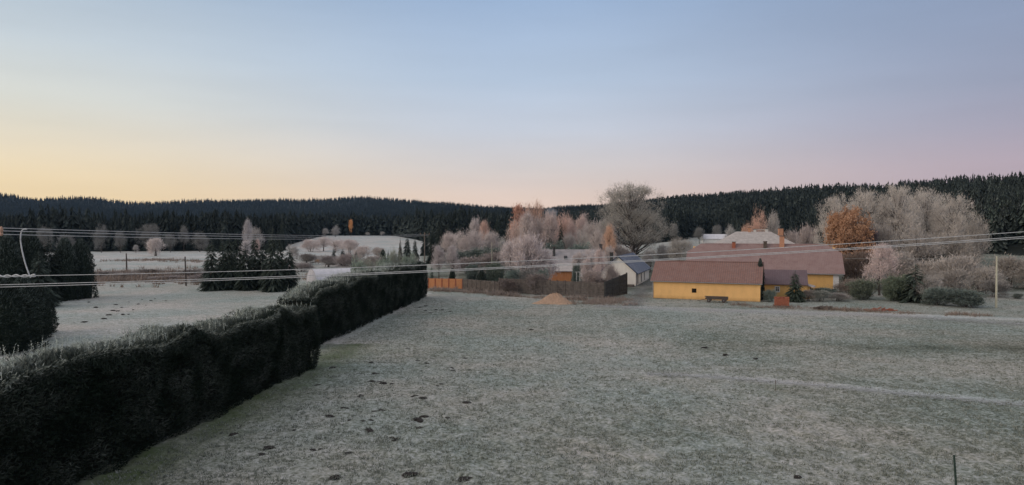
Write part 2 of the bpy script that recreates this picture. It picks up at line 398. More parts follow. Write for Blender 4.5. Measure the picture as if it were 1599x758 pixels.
# ================================================================ GROUND
def build_ground():
    fine = np.radians(np.arange(-40, 40.01, .28)); coarse = np.radians(np.arange(44, 317, 4.0))
    ang = np.concatenate([fine, coarse]); na = len(ang)
    rad = [0.0, 4, 8, 12, 15, 18]
    r = 20.0
    while r < 130: rad.append(r); r *= 1.0052
    while r < 3200: rad.append(r); r *= 1.016
    while r < 3650: rad.append(r); r *= 1.04
    rad = np.array(rad); nr = len(rad)
    A, Q = np.meshgrid(ang, rad); X = Q * np.sin(A); Y = Q * np.cos(A)
    x, y = X.ravel(), Y.ravel()
    z = terrain(x, y)
    rr = np.hypot(x, y)
    amp = ((130 - rr) / 60).clip(0, 1) * (rr > 16)
    lane = np.interp(x, [10, 35, 48, 62, 90], [94, 86.5, 83, 78.5, 72]); pth = np.interp(x, [9, 14, 26, 30, 60], [50.5, 48.5, 43, 40.5, 30])
    amp = amp * (1 - np.exp(-((y - lane) / 4.5) ** 2) * (x > 8)) * (1 - .95 * np.exp(-((y - pth) / 1.6) ** 2) * (x > 6))
    z = z + amp * ((vnoise(x, y, .30, 5) - .5) * .15 + (vnoise(x, y, .8, 6) - .5) * .09) - .02
    z = z + (vnoise(x, y, 9, 9) - .5) * .12 * (rr > 16) * (rr < 300)
    # soft mower / tractor ruts running away from the camera
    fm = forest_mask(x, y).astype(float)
    fr = np.full(len(x), .46)
    u = _uv(x, y)
    left = x < -17 - (y - 20) * -0.045
    fr = np.where(left, .60, fr); fr = fr + ((rr - 160) / 120).clip(0, 1) * .16
    fr = fr - .30 * (u > 655) * ((y - 112) / 8).clip(0, 1) * (rr < 260) * (.5 + .8 * vnoise(x, y, 6, 13))
    fr = fr - .22 * left * np.exp(-(((y - 146 - .03 * x) / 14) ** 2)) * (vnoise(x, y * 3, 9, 14) > .45) * (.4 + vnoise(x, y, 3, 17))
    fr = fr + .32 * np.exp(-((y - pth) / .85) ** 2) * ((x - 12) / 6).clip(0, 1) + .26 * np.exp(-((y - lane + 1) / 2.2) ** 2) * ((x - 12) / 6).clip(0, 1) - .10 * np.exp(-((y - lane - 2) / 1.2) ** 2) * (x > 20)
    fr = fr + (vnoise(x, y, 7, 11) - .5) * .10 + (vnoise(x, y, 28, 12) - .5) * .08
    for k, (ru, w) in enumerate([(7.0, .3), (8.6, .3), (12.4, .35), (14.0, .35)]):
        dx = np.abs(x - (ru + (y - 40) * .07)); fr = fr + .05 * np.exp(-(dx / w) ** 2) * (y > 40) * (y < 100)
    # thawed darker strip on the right of the field, by the lane
    ydk = 62 - .12 * (x - 18)
    fr = fr - .16 * np.exp(-(((y - ydk) / 4.0) ** 2)) * ((x - 12) / 6).clip(0, 1) * vnoise(x, y, 3, 15)*1.6
    # greener strip sheltered by the hedge
    hx = -15.9 + (y - 30) * .05
    g = np.exp(-(((x - hx) / 2.6) ** 2)) * (x > -24) * (y < 62) * (y > 10) * (.55 + .6 * vnoise(x, y, 1.5, 21)) * .85
    g = g + .5 * np.exp(-((((x - at(1211, 44.5)[0]) / 1.2) ** 2) + ((y - 44.5) / 1.5) ** 2)) * vnoise(x, y, .5, 22)
    
    a0 = np.arange(nr - 1)[:, None] * na; b0 = np.arange(na)[None, :]; b1 = (b0 + 1) % na
    f = np.stack([a0 + b0, a0 + b1, a0 + na + b1, a0 + na + b0], -1).reshape(-1, 4)[:, ::-1]
    me = np_mesh('ground', np.stack([x, y, z], 1), 4, None, M['ground'], f)
    c = me.attributes.new('zone', 'FLOAT_COLOR', 'POINT')
    c.data.foreach_set('color', np.stack([fm, fr.clip(0, 1), g.clip(0, .9), np.ones_like(fm)], 1).astype(np.float32).ravel())
    me.polygons.foreach_set('use_smooth', np.ones(len(me.polygons), bool))
    o = bpy.data.objects.new('ground', me); COL.objects.link(o); tag(o, kind='structure')
build_ground()

def strip(name, pts, width, mat, n=120, lift=.05):
    P = [Vector((p[0], p[1], 0)) for p in pts]; out = []
    for i in range(n + 1):
        t = i / n * (len(P) - 1); k = min(int(t), len(P) - 2); t -= k
        p0, p1, p2, p3 = P[max(k - 1, 0)], P[k], P[k + 1], P[min(k + 2, len(P) - 1)]
        out.append(.5 * ((2 * p1) + (p2 - p0) * t + (2 * p0 - 5 * p1 + 4 * p2 - p3) * t * t + (3 * p1 - p0 - 3 * p2 + p3) * t ** 3))
    V = []; Fc = []; E = []; cols = 7
    for i, p in enumerate(out):
        t = (out[min(i + 1, n)] - out[max(i - 1, 0)]).normalized(); nn = Vector((-t.y, t.x, 0))
        w = width * (.85 + .3 * random.random())
        for k in range(cols):
            s = k / (cols - 1) * 2 - 1; q = p + nn * s * w / 2
            V.append((q.x, q.y, tz(q.x, q.y) + lift + .02 * (1 - s * s) + (vnoise(q.x, q.y, 9, 9) - .5) * .12)); E.append(max(0, 1 - abs(s)) ** .7)
            if i < n and k < cols - 1: a = i * cols + k; Fc.append((a, a + 1, a + cols + 1, a + cols))
    me = np_mesh(name, np.array(V), 4, None, mat, np.array(Fc))
    a = me.attributes.new('edge', 'FLOAT', 'POINT'); a.data.foreach_set('value', np.array(E, dtype=np.float32))
    o = bpy.data.objects.new(name, me); COL.objects.link(o); return tag(o, kind='structure')
strip('road', [gp(930, 478), gp(1010, 481), gp(1190, 487), gp(1330, 491), gp(1480, 499), gp(1600, 507), gp(1800, 520), gp(2100, 540)], 7.5, M['lane'], lift=.01)
strip('driveway', [gp(985, 478), gp(998, 466), gp(1003, 452), gp(1015, 441), gp(1027, 433)], 5.6, M['asphalt'], 40, .05)
strip('path', [gp(1010, 583), gp(1110, 588), gp(1212, 596), gp(1330, 606), gp(1480, 621), gp(1600, 633), gp(1800, 655), gp(2100, 690)], 2.6, M['path'], 160, .006)

# ================================================================ TREE TEMPLATES
def slivers(rng, P, D, L, Wd):
    """thin triangles at P along D, length L, width Wd -> (3n,3)"""
    n = len(P); side = np.cross(D, rng.normal(size=(n, 3))); side /= np.linalg.norm(side, axis=1, keepdims=True) + 1e-9
    V = np.empty((n, 3, 3)); V[:, 0] = P - side * Wd[:, None] * .5; V[:, 1] = P + side * Wd[:, None] * .5; V[:, 2] = P + D * L[:, None]
    return V.reshape(-1, 3)
def unit(a): return a / (np.linalg.norm(a, axis=1, keepdims=True) + 1e-9)
TEMPL = {}
def decid(name, seed, nclump=60, per=70, zc=.58, rz=.42, rx=.46, clump=.085, sl=.05, sw=.009, stems=1, low=.16, leafy=False, mat='twig', up=.6, spire=0, lobes=4):
    rng = np.random.default_rng(seed); mb = MB()
    # clump centres fill the crown, favouring its outside
    d = unit(rng.normal(size=(nclump, 3))); d[:, 2] = np.where(d[:, 2] < -.65, -d[:, 2], d[:, 2])
    lob = 1 + .16 * np.sin(3 * np.arctan2(d[:, 1], d[:, 0]) + seed) + .12 * rng.normal(size=nclump)
    rad = rng.uniform(.35, 1, nclump) ** .5 * lob.clip(.7, 1.2)
    lc = unit(rng.normal(size=(lobes + 1, 3))) * np.array([rx, rx, rz]) * .42; lc[0] = (0, 0, rz * .25)
    ls = rng.uniform(.5, .72, lobes + 1); ls[0] = .72; li = rng.integers(0, lobes + 1, nclump)
    C = np.stack([d[:, 0] * rad * rx, d[:, 1] * rad * rx, d[:, 2] * rad * rz], 1) * ls[li][:, None] + lc[li] + np.array([0, 0, zc])
    if spire: C[:, :2] *= (1.25 - (C[:, 2:3])).clip(.12, 1) ** spire
    C[:, 2] = C[:, 2].clip(low, .97)
    tops = C[np.argsort(-C[:, 2])][:max(stems, 1)]
    # trunk(s)
    bases = []
    for s in range(stems):
        bx, by = (0, 0) if stems == 1 else rng.normal(size=2) * .04
        tx, ty = (rng.normal(size=2) * .03) if stems == 1 else rng.normal(size=2) * .16
        tops_z = .72 if stems == 1 else .6
        pts = [(bx, by, -.02), (bx + tx * .2, by + ty * .2, low), (bx + tx * .6, by + ty * .6, .45), (bx + tx, by + ty, tops_z)]
        r0 = .024 if stems == 1 else .010
        mb.tube(pts, [r0 * 1.25, r0, r0 * .6, r0 * .2], 7 if stems == 1 else 5)
        bases.append(np.array(pts))
    LB = np.empty((nclump, 3))
    for i in range(nclump):
        b = bases[i % stems]; zt = min(max(C[i, 2] - .12 - .25 * np.hypot(C[i, 0], C[i, 1]), low), .68)
        p = np.array([np.interp(zt, b[:, 2], b[:, k]) for k in range(3)]); LB[i] = p
        m1 = p * .55 + C[i] * .45 + np.array([0, 0, -.02]); r = .0075 if stems == 1 else .004
        if i % 2 == 0 or nclump < 50: mb.tube([p, m1, C[i]], [r * (1.5 - zt), r * .55, r * .2], 4, cap=False)
    n = nclump * per; ci = np.repeat(np.arange(nclump), per)
    P = C[ci] + rng.normal(size=(n, 3)) * (clump * rng.uniform(.45, 1.1, nclump)[ci])[:, None] * np.array([1, 1, .85])
    D = unit(unit(C[ci] - LB[ci]) * .8 + unit(P - C[ci]) * .6 + np.array([0, 0, up]) + rng.normal(size=(n, 3)) * .45)
    L = rng.uniform(.5, 1.3, n) * sl; Wd = rng.uniform(.6, 1.4, n) * sw
    P[:, 2] = P[:, 2].clip(.02, None)
    if leafy:
        D = unit(rng.normal(size=(n, 3))); 
    V = slivers(rng, P, D, L, Wd)
    fz = rng.uniform(.2, 1, n) * .45 + .6 * (rng.uniform(0, 1, nclump)[ci] * .6 + .4 * ((P[:, 2] - C[ci, 2]) / clump * .35 + .5).clip(0, 1))
    fr = np.repeat(fz, 3).clip(0, 1)
    if not leafy: fr[2::3] = (fr[2::3] + .15).clip(0, 1)
    me = np_mesh(name + '_crown', V, 3, fr, M[mat])
    tme = bpy.data.meshes.new(name + '_trunk'); tme.from_pydata(mb.v, [], mb.f); tme.materials.append(M['bark'])
    TEMPL[name] = (me, tme)
def conifer(name, seed, levels=26, nb=11, width=.5, rag=.18, frost=.35, low=.03, power=.85, twigs=6):
    rng = np.random.default_rng(seed); Ps = []; Fr = []
    for l in range(levels):
        t = l / levels; z = low + (1 - low) * t
        rr = width * ((1 - t) ** power) * (1 + rag * .5 * rng.normal()) + .01
        k = max(4, int(nb * (1 - t * .55)))
        for b in range(k):
            a = rng.uniform(0, 2 * math.pi); ln = rr * rng.uniform(.72, 1.15)
            if rng.random() < .08: ln *= 1.2
            dr = np.array([math.cos(a), math.sin(a), 0]); sd = np.array([-dr[1], dr[0], 0]); droop = -.32 * ln + .02
            z0 = z + rng.uniform(-.5, .5) / levels
            w = .10 * ln + .006
            p0 = np.array([0, 0, z0]); tip = p0 + dr * ln + np.array([0, 0, droop])
            mid = p0 + dr * ln * .5 + np.array([0, 0, droop * .35])
            f0 = frost * rng.uniform(.3, 1) * (.55 + .6 * t)
            Ps += [p0 + dr * ln * .1, mid - sd * w, tip, p0 + dr * ln * .1, tip, mid + sd * w]; Fr += [f0 * .3, f0 * .5, f0, f0 * .3, f0, f0 * .5]
            for q in range(twigs):
                s = rng.uniform(.3, .95); c0 = p0 + dr * ln * s + np.array([0, 0, droop * s * s * 1.0])
                sg = 1 if q % 2 else -1; tl = ln * .34 * (1.15 - s * .6) * rng.uniform(.7, 1.3)
                tt = c0 + (dr * .75 + sd * sg * .8) * tl + np.array([0, 0, -.25 * tl + rng.normal() * .1 * tl])
                ww = tl * .14
                Ps += [c0 - dr * ww, c0 + dr * ww, tt]; Fr += [f0 * .5 * s, f0 * .5 * s, f0 * rng.uniform(.6, 1)]
    # leader shoot
    for a in range(3):
        q = a * 2.1; Ps += [(.008 * math.cos(q), .008 * math.sin(q), .93), (.008 * math.cos(q + 2), .008 * math.sin(q + 2), .93), (0, 0, 1.02)]; Fr += [.1, .1, frost]
    me = np_mesh(name + '_crown', np.array(Ps, float), 3, np.array(Fr).clip(0, 1), M['needle'])
    mb = MB().tube([(0, 0, -.02), (0, 0, .5), (0, 0, .95)], [.018, .011, .003], 6)
    tme = bpy.data.meshes.new(name + '_trunk'); tme.from_pydata(mb.v, [], mb.f); tme.materials.append(M['bark'])
    TEMPL[name] = (me, tme)

decid('round1', 1, 110, 90, sl=.050, sw=.0085, zc=.52, rz=.48, low=.07)
decid('round2', 2, 110, 90, sl=.050, sw=.0085, zc=.50, rz=.50, low=.06)
decid('round3', 5, 100, 90, sl=.050, sw=.0085, zc=.53, rz=.47, low=.08, lobes=6)
decid('birch1', 3, 100, 80, sl=.045, sw=.008, zc=.50, rz=.52, rx=.46, low=.06, spire=.25, clump=.065, lobes=5)
decid('birch2', 4, 100, 80, sl=.045, sw=.008, zc=.52, rz=.50, rx=.46, low=.06, spire=.35, clump=.065, up=.9, lobes=6)
decid('big1', 6, 240, 110, sl=.028, sw=.0046, clump=.046, zc=.54, rz=.46, rx=.5, low=.10, lobes=7)
decid('big2', 7, 240, 110, sl=.028, sw=.0046, clump=.046, zc=.52, rz=.48, rx=.5, low=.08, lobes=8)
decid('linden', 8, 340, 120, sl=.024, sw=.0032, clump=.040, zc=.58, rz=.43, rx=.5, low=.16, up=.4, lobes=7)
decid('shrub1', 9, 70, 90, zc=.42, rz=.5, rx=.46, clump=.10, sl=.09, sw=.013, stems=6, low=.05, up=.9)
decid('shrub2', 10, 80, 90, zc=.46, rz=.50, rx=.46, clump=.10, sl=.09, sw=.013, stems=7, low=.05, up=1.0)
decid('oak', 11, 190, 120, zc=.54, rz=.46, rx=.5, clump=.050, sl=.026, sw=.017, low=.10, leafy=True, mat='leaf', lobes=7)
decid('larch', 12, 80, 70, zc=.52, rz=.5, rx=.44, clump=.05, sl=.045, sw=.018, low=.06, leafy=True, mat='leaf', spire=.5)
decid('evergreen_bush', 13, 80, 100, zc=.42, rz=.54, rx=.46, clump=.085, sl=.06, sw=.022, stems=5, low=.04, mat='needle', lobes=6)
conifer('spruce1', 21, 40, 17, power=.75, twigs=9, frost=.45); conifer('spruce2', 22, 40, 18, width=.5, rag=.35, frost=.55, power=.7, twigs=10); conifer('spruce3', 23, 42, 17, power=.6, frost=.4, twigs=9, rag=.3)
conifer('pine1', 26, 22, 14, power=.5, rag=.5, frost=.75, twigs=8)
def yew(name, seed, n=12000, pw=2.4, base=.42, frost=.25):
    """dense tall evergreen, foliage right down to the ground"""
    rng = np.random.default_rng(seed)
    def prof(z): return (base + (.5 - base) * np.sin(z * 3.1).clip(0, 1)) * (1 - z ** pw).clip(0, 1) ** .6
    z = rng.uniform(0, 1, n) ** 1.05 * .98; a = rng.uniform(0, 6.283, n)
    r = prof(z) * (1 + .22 * (vnoise(a * 2.2, z * 5, 1, seed) - .5) * 2.6 + .22 * (vnoise(a * 7, z * 22, 1, seed + 1) - .5) * 2) * rng.uniform(.86, 1.04, n)
    P = np.stack([np.cos(a) * r, np.sin(a) * r, z], 1)
    D = unit(np.stack([np.cos(a), np.sin(a), .35 + 1.6 * z ** 3], 1) + rng.normal(size=(n, 3)) * .5)
    V = slivers(rng, P, D, rng.uniform(.5, 1.4, n) * .042, rng.uniform(.6, 1.4, n) * .015)
    f = frost * rng.uniform(0, 1, n) ** 2 * (.35 + 1.6 * z ** 2); fr = np.repeat(f, 3); fr[2::3] *= 1.6
    zz = np.linspace(0, .95, 9); C = []
    for i in range(8):
        for k in range(10):
            q = [(math.cos(2 * math.pi * (k + dk) / 10) * prof(zz[i + di]) * .8, math.sin(2 * math.pi * (k + dk) / 10) * prof(zz[i + di]) * .8, zz[i + di]) for dk, di in ((0, 0), (1, 0), (1, 1), (0, 1))]
            C += [q[0], q[1], q[2], q[0], q[2], q[3]]
    me = np_mesh(name + '_crown', np.concatenate([V, np.array(C)]), 3, np.concatenate([fr, np.zeros(len(C))]).clip(0, 1), M['needle'])
    mb = MB().tube([(0, 0, -.02), (0, 0, .5), (0, 0, .9)], [.02, .012, .003], 6)
    tme = bpy.data.meshes.new(name + '_trunk'); tme.from_pydata(mb.v, [], mb.f); tme.materials.append(M['bark']); TEMPL[name] = (me, tme)
yew('fat1', 24, pw=1.7, frost=.35); yew('fat2', 25, pw=1.3, frost=.5)

T = (1, 1, 1, 1)
GREY = (.86, .86, .84, 1); PINK = (.97, .89, .87, 1); PEACH = (1.05, .72, .52, 1); DIM = (.36, .37, .36, 1); MID = (.68, .67, .66, 1)
def plant(kind, name, u, d, vtop, wpx, col=T, rz=None, x=None, sink=0.0):
    X, Y = at(u, d); g = tz(X, Y); h = zat(vtop, d) - g; w = wpx * d / F
    o = empty(name, (X, Y, g - sink), random.uniform(0, 6.28) if rz is None else rz, (w, w, h))
    for me, nm in zip(TEMPL[kind], ('crown', 'trunk')):
        c = bpy.data.objects.new(nm, me); COL.objects.link(c); c.parent = o; c.color = col if nm == 'crown' else T
    return o
ORD = ['leftmost', 'second from the left', 'third from the left', 'fourth from the left', 'fifth from the left', 'sixth from the left', 'seventh from the left', 'eighth from the left', 'ninth from the left', 'tenth from the left', 'eleventh from the left', 'twelfth from the left', 'thirteenth from the left', 'fourteenth from the left']
def stand(desc, where, cat, group, rows, name):
    """a stand of trees: rows (kind,u,d,vtop,wpx,col,[desc override])"""
    rows = sorted(rows, key=lambda r: r[1]); n = len(rows)
    for i, r in enumerate(rows):
        o = plant(r[0], name, *r[1:6])
        q = r[6] if len(r) > 6 else desc
        pos = ORD[i] if (i < n - 1 or n == 1) else 'rightmost'
        if n == 1: lab = f'{q} {where}'
        else: lab = f'{q}, {pos} {where}'
        tag(o, lab, cat, group)

# ---- left side
stand('broad dark evergreen', 'of the front trio beyond the near hedge', 'evergreen tree', 'dark evergreens beyond the near hedge',
      [('fat1', -6, 58, 434, 120, T), ('fat2', 34, 64, 434, 78, T), ('fat1', 60, 68, 446, 48, T)], 'conifer_tree')
stand('tall dark evergreen', 'of the row at the meadow edge', 'evergreen tree', 'evergreens along the left meadow edge',
      [('fat2', 8, 96, 366, 70, T), ('fat1', 45, 99, 362, 62, T), ('spruce2', 76, 100, 368, 56, T), ('fat2', 101, 102, 372, 50, T), ('fat1', 126, 104, 374, 42, T), ('spruce2', 60, 92, 392, 60, (1.6, 1.6, 1.6, 1), 'lower frosted evergreen')], 'conifer_tree')
SG = (1.5, 1.45, 1.4, 1); SH = (1.2, 1.2, 1.15, 1)
stand('spruce with frosted tip', 'of the clump behind the hedge', 'spruce tree', 'spruces in the clump behind the hedge',
      [('spruce2', 330, 117, 372, 41, SG), ('spruce1', 347, 121, 367, 35, SH), ('spruce3', 358, 118, 366, 39, SG), ('spruce2', 371, 122, 361, 39, SH), ('spruce3', 384, 117, 380, 39, SG), ('spruce2', 397, 121, 364, 37, SH), ('spruce3', 410, 118, 378, 39, SH), ('spruce2', 426, 115, 356, 43, SG), ('spruce1', 437, 120, 373, 37, SH), ('spruce3', 451, 117, 384, 37, SG)], 'spruce_tree')
stand('frosted tree', 'before the forest across the left meadow', 'frosted tree', 'frosted trees across the left meadow',
      [('round1', 70, 290, 356, 30, DIM), ('shrub1', 104, 292, 366, 30, DIM), ('round2', 158, 295, 352, 22, DIM, 'grey frosted tree'), ('round3', 188, 296, 362, 18, DIM, 'grey frosted tree'),
       ('round1', 212, 290, 383, 11, MID, 'tiny frosted tree'), ('big1', 236, 302, 350, 44, DIM, 'wide dome shaped frosted tree'),
       ('round3', 266, 300, 366, 20, DIM), ('birch1', 287, 306, 355, 22, DIM), ('round2', 312, 303, 364, 28, DIM)], 'frosted_tree')
stand('pale rounded frosted willow', 'standing alone in the left meadow', 'frosted tree', None, [('shrub2', 244, 262, 374, 30, (1, .93, .90, 1))], 'frosted_tree')
stand('frosted tree', 'rising behind the spruce clump', 'frosted tree', 'frosted trees behind the spruce clump',
      [('birch2', 386, 250, 346, 22, (.78, .76, .78, 1), 'tall pale frosted tree'), ('round3', 399, 256, 356, 26, MID), ('shrub1', 384, 235, 374, 24, (.8, .78, .8, 1), 'low pale frosted tree'), ('larch', 402, 236, 372, 13, (1.1, 1.5, 2.2, 1), 'small peach coloured tree'), ('round2', 456, 225, 382, 22, MID, 'grey round frosted tree')], 'frosted_tree')
stand('slim dark spruce', 'among those beyond the spruce clump', 'spruce tree', 'slim spruces beyond the spruce clump', 
      [('spruce1', 340, 310, 352, 18, T), ('spruce2', 422, 290, 352, 20, T), ('spruce1', 440, 300, 340, 16, T)], 'spruce_tree')
stand('rounded frosted willow', 'of the row beyond the white tunnel', 'frosted tree', 'frosted willows beyond the white tunnel',
      [('shrub1', 485, 285, 373, 32, PINK), ('round1', 505, 290, 371, 36, PINK), ('round2', 524, 280, 372, 36, PINK), ('shrub2', 545, 262, 376, 34, PINK), ('shrub1', 566, 230, 383, 32, (.85, .78, .76, 1)), ('shrub2', 590, 230, 388, 26, (.8, .74, .70, 1))], 'frosted_tree')
stand('small frosted tree', 'on the far meadow brow', 'frosted tree', 'small frosted trees on the far meadow brow',
      [('round1', 508, 480, 357, 12, MID), ('round2', 524, 490, 353, 15, MID), ('round3', 574, 530, 363, 9, MID), ('round1', 597, 535, 362, 8, MID)], 'frosted_tree')
o = plant('larch', 'larch_tree', 548, 500, 342, 11, (1.3, 1.15, .8, 1)); tag(o, 'slim bright orange larch at the forest edge above the meadow', 'larch tree')
o = plant('oak', 'autumn_shrub', 497, 205, 405, 13, (1.2, 1.3, 1.1, 1)); tag(o, 'small round orange shrub behind the white arched tunnel', 'shrub')
stand('small dark spruce', 'of those right of the orange shrub', 'spruce tree', 'small spruces below the far meadow',
      [('shrub1', 512, 190, 398, 44, (.5, .46, .45, 1), 'grey twiggy shrub'), ('shrub2', 545, 180, 399, 50, (.56, .50, .49, 1), 'grey twiggy shrub'), ('shrub1', 580, 175, 399, 44, (.5, .46, .44, 1), 'grey twiggy shrub'), ('spruce1', 521, 200, 386, 14, T), ('spruce3', 535, 195, 388, 16, T), ('spruce3', 556, 185, 392, 14, T), ('fat1', 598, 190, 390, 12, T), ('spruce1', 606, 200, 390, 8, T)], 'spruce_tree')
stand('frosted greenish shrub', 'of the line rising behind the far hedge', 'shrub', 'frosted shrubs behind the far hedge',
      [('evergreen_bush', 560, 88, 403, 34, (1.9, 1.85, 1.7, 1)), ('shrub1', 578, 92, 402, 30, (.48, .52, .45, 1)), ('evergreen_bush', 598, 96, 400, 34, (1.9, 1.85, 1.7, 1)), ('shrub2', 616, 98, 398, 28, (.52, .56, .48, 1)), ('evergreen_bush', 634, 101, 396, 34, (1.9, 1.85, 1.7, 1)), ('shrub1', 648, 104, 397, 26, (.52, .55, .48, 1))], 'shrub')
stand('dark spruce', 'of the spruces around the crossarm pole', 'spruce tree', 'spruces around the crossarm pole',
      [('spruce1', 625, 215, 371, 10, (1.5, .9, .8, 1), 'reddish dark spruce'), ('spruce3', 636, 220, 368, 18, T), ('spruce2', 648, 215, 372, 16, T), ('spruce3', 676, 205, 358, 28, T), ('spruce1', 687, 240, 347, 22, T), ('spruce3', 699, 235, 352, 26, T), ('spruce1', 716, 260, 347, 20, T), ('spruce2', 664, 250, 354, 18, T)], 'spruce_tree')
# ---- middle
stand('slender white frosted birch', 'of the two behind the orange fence', 'birch tree', 'white birches behind the orange fence',
      [('birch1', 685, 140, 386, 34, (.8, .75, .76, 1)), ('birch2', 708, 139, 386, 36, (.8, .75, .76, 1))], 'birch_tree')
stand('pinkish frosted tree', 'of the belt left of the garden', 'frosted tree', 'pinkish frosted belt left of the garden',
      [('round1', 703, 215, 364, 34, PINK), ('round2', 722, 210, 362, 36, PINK), ('round3', 744, 212, 361, 36, PINK), ('birch1', 741, 240, 343, 30, (.9, .84, .84, 1), 'pale tall frosted tree'), ('birch2', 754, 238, 348, 30, (1.05, .78, .68, 1), 'salmon tinted frosted tree'), ('round1', 768, 215, 363, 30, PINK), ('round2', 784, 220, 372, 22, GREY)], 'frosted_tree')
stand('dark spruce', 'of the three left of the copper tree', 'spruce tree', 'dark spruces left of the copper tree',
      [('spruce1', 762, 290, 340, 18, T), ('spruce3', 777, 300, 334, 18, T), ('spruce1', 792, 290, 345, 16, T)], 'spruce_tree')
stand('copper leaved tall birch', 'left of the pair above the frosted trees', 'birch tree', None, [('larch', 809, 180, 315, 42, (1.05, 1.05, 1.25, 1))], 'birch_tree')
stand('pinkish brown tall tree', 'just right of the copper birch', 'tree', None, [('round3', 833, 184, 318, 46, (.88, .62, .50, 1))], 'frosted_tree')
stand('pinkish frosted tree', 'of the tall belt behind the chimneys', 'frosted tree', 'tall frosted belt behind the garden house',
      [('round2', 806, 172, 345, 46, (.93, .78, .73, 1), 'salmon frosted tree'), ('birch2', 824, 166, 336, 44, (.92, .82, .79, 1)), ('round3', 842, 170, 341, 48, (.86, .78, .76, 1)), ('birch1', 861, 166, 334, 46, (.92, .80, .77, 1)), ('round1', 881, 176, 337, 46, (.98, .74, .66, 1), 'peach frosted tree'), ('birch2', 895, 170, 350, 40, (.96, .76, .70, 1), 'salmon frosted tree'), ('birch1', 909, 200, 338, 40, (.98, .82, .78, 1), 'pointed pale frosted tree'), ('round3', 928, 190, 347, 46, (.9, .82, .79, 1)), ('round1', 946, 190, 343, 44, (.84, .79, .77, 1))], 'frosted_tree')
stand('narrow dark spruce', 'of the two among the pink frosted trees', 'spruce tree', None, [('spruce1', 876, 163, 342, 24, T), ('spruce3', 856, 165, 354, 20, (.9, .9, .8, 1))], 'spruce_tree')
stand('frosted tree', 'of the lower belt above the grey roof', 'frosted tree', 'frosted trees above the grey roof',
      [('round1', 888, 166, 366, 32, (.85, .80, .77, 1)), ('round2', 908, 166, 360, 38, (.82, .79, .76, 1)), ('round3', 932, 162, 359, 34, (.9, .83, .80, 1)), ('birch2', 949, 154, 356, 36, (1.06, .74, .55, 1), 'peach orange frosted tree')], 'frosted_tree')
stand('white frosted garden tree', 'of the trio before the grey roof', 'frosted tree', 'white frosted garden trees',
      [('birch2', 799, 127, 380, 52, (1, .92, .92, 1)), ('shrub2', 822, 125, 374, 60, (1, .91, .91, 1)), ('shrub1', 848, 127, 384, 48, (1, .92, .92, 1))], 'frosted_tree')
stand('frosted tree', 'shading the grey house roof', 'frosted tree', 'frosted trees before the grey house',
      [('birch1', 903, 140, 396, 34, (.86, .79, .77, 1)), ('round2', 926, 141, 390, 44, (.92, .84, .82, 1)), ('birch2', 948, 139, 388, 40, (.86, .79, .76, 1))], 'frosted_tree')
stand('thin pinkish frosted sapling', 'of those inside the wall corner', 'sapling', 'frosted saplings inside the wall corner',
      [('birch1', 917, 114, 404, 26, (.95, .84, .82, 1)), ('birch2', 934, 111, 392, 30, (.95, .82, .80, 1)), ('shrub1', 955, 113, 410, 28, (.80, .72, .68, 1))], 'sapling')
o = plant('linden', 'linden_tree', 989, 172, 290, 128, (.66, .65, .60, 1), 2.2); tag(o, 'huge grey frosted linden towering above the white house', 'linden tree')
stand('grey frosted bush', 'of those left of the red farmhouse roof', 'shrub', 'frosted bushes behind the white house',
      [('shrub1', 1014, 168, 388, 30, MID), ('shrub2', 1036, 172, 386, 30, MID), ('round1', 1062, 162, 373, 46, (.66, .64, .60, 1), 'large round frosted bush'), ('shrub1', 1083, 160, 383, 24, MID)], 'shrub')
stand('frosted tree', 'of those below the forest hillside', 'frosted tree', 'frosted trees below the hillside forest',
      [('birch1', 1053, 320, 350, 20, DIM), ('round1', 1092, 330, 356, 20, DIM), ('round2', 1141, 300, 353, 20, MID), ('round1', 1120, 340, 352, 16, DIM)], 'frosted_tree')
stand('peach frosted tree', 'of the group behind the pale roofed house', 'frosted tree', 'trees behind the pale roofed house',
      [('round1', 1166, 200, 352, 20, (1.05, .72, .56, 1), 'small peach tree'), ('round2', 1185, 190, 331, 28, (1.1, .76, .62, 1)), ('round3', 1206, 192, 334, 26, (.84, .80, .76, 1), 'grey frosted tree'), ('shrub1', 1240, 185, 358, 34, (.72, .64, .62, 1), 'low pinkish frosted tree'), ('shrub2', 1262, 172, 359, 38, (.74, .66, .64, 1), 'wide pinkish frosted tree')], 'frosted_tree')
# ---- garden in the centre
stand('dark clipped evergreen', 'of those behind the orange fence', 'evergreen shrub', 'dark evergreens behind the fence',
      [('fat1', 706, 124, 419, 11, T, 'small dark clipped evergreen'), ('evergreen_bush', 737, 127, 411, 26, T, 'large dark rounded evergreen'), ('fat2', 752, 124, 420, 18, T), ('evergreen_bush', 772, 125, 409, 34, (1, 1, .9, 1), 'wide dark evergreen')], 'evergreen_shrub')
o = plant('spruce2', 'spruce_tree', 674, 125, 414, 11, (3.2, 3.0, 2.9, 1)); tag(o, 'tiny white frosted spruce behind the orange fence', 'spruce tree')
stand('dark frosted shrub', 'of those just behind the garden wall', 'shrub', 'dark shrubs behind the garden wall',
      [('evergreen_bush', 800, 118, 420, 34, (1.3, 1.3, 1.3, 1)), ('shrub1', 822, 117, 420, 34, DIM), ('evergreen_bush', 846, 116, 420, 26, (1.3, 1.3, 1.3, 1)), ('evergreen_bush', 899, 120, 412, 16, T)], 'shrub')
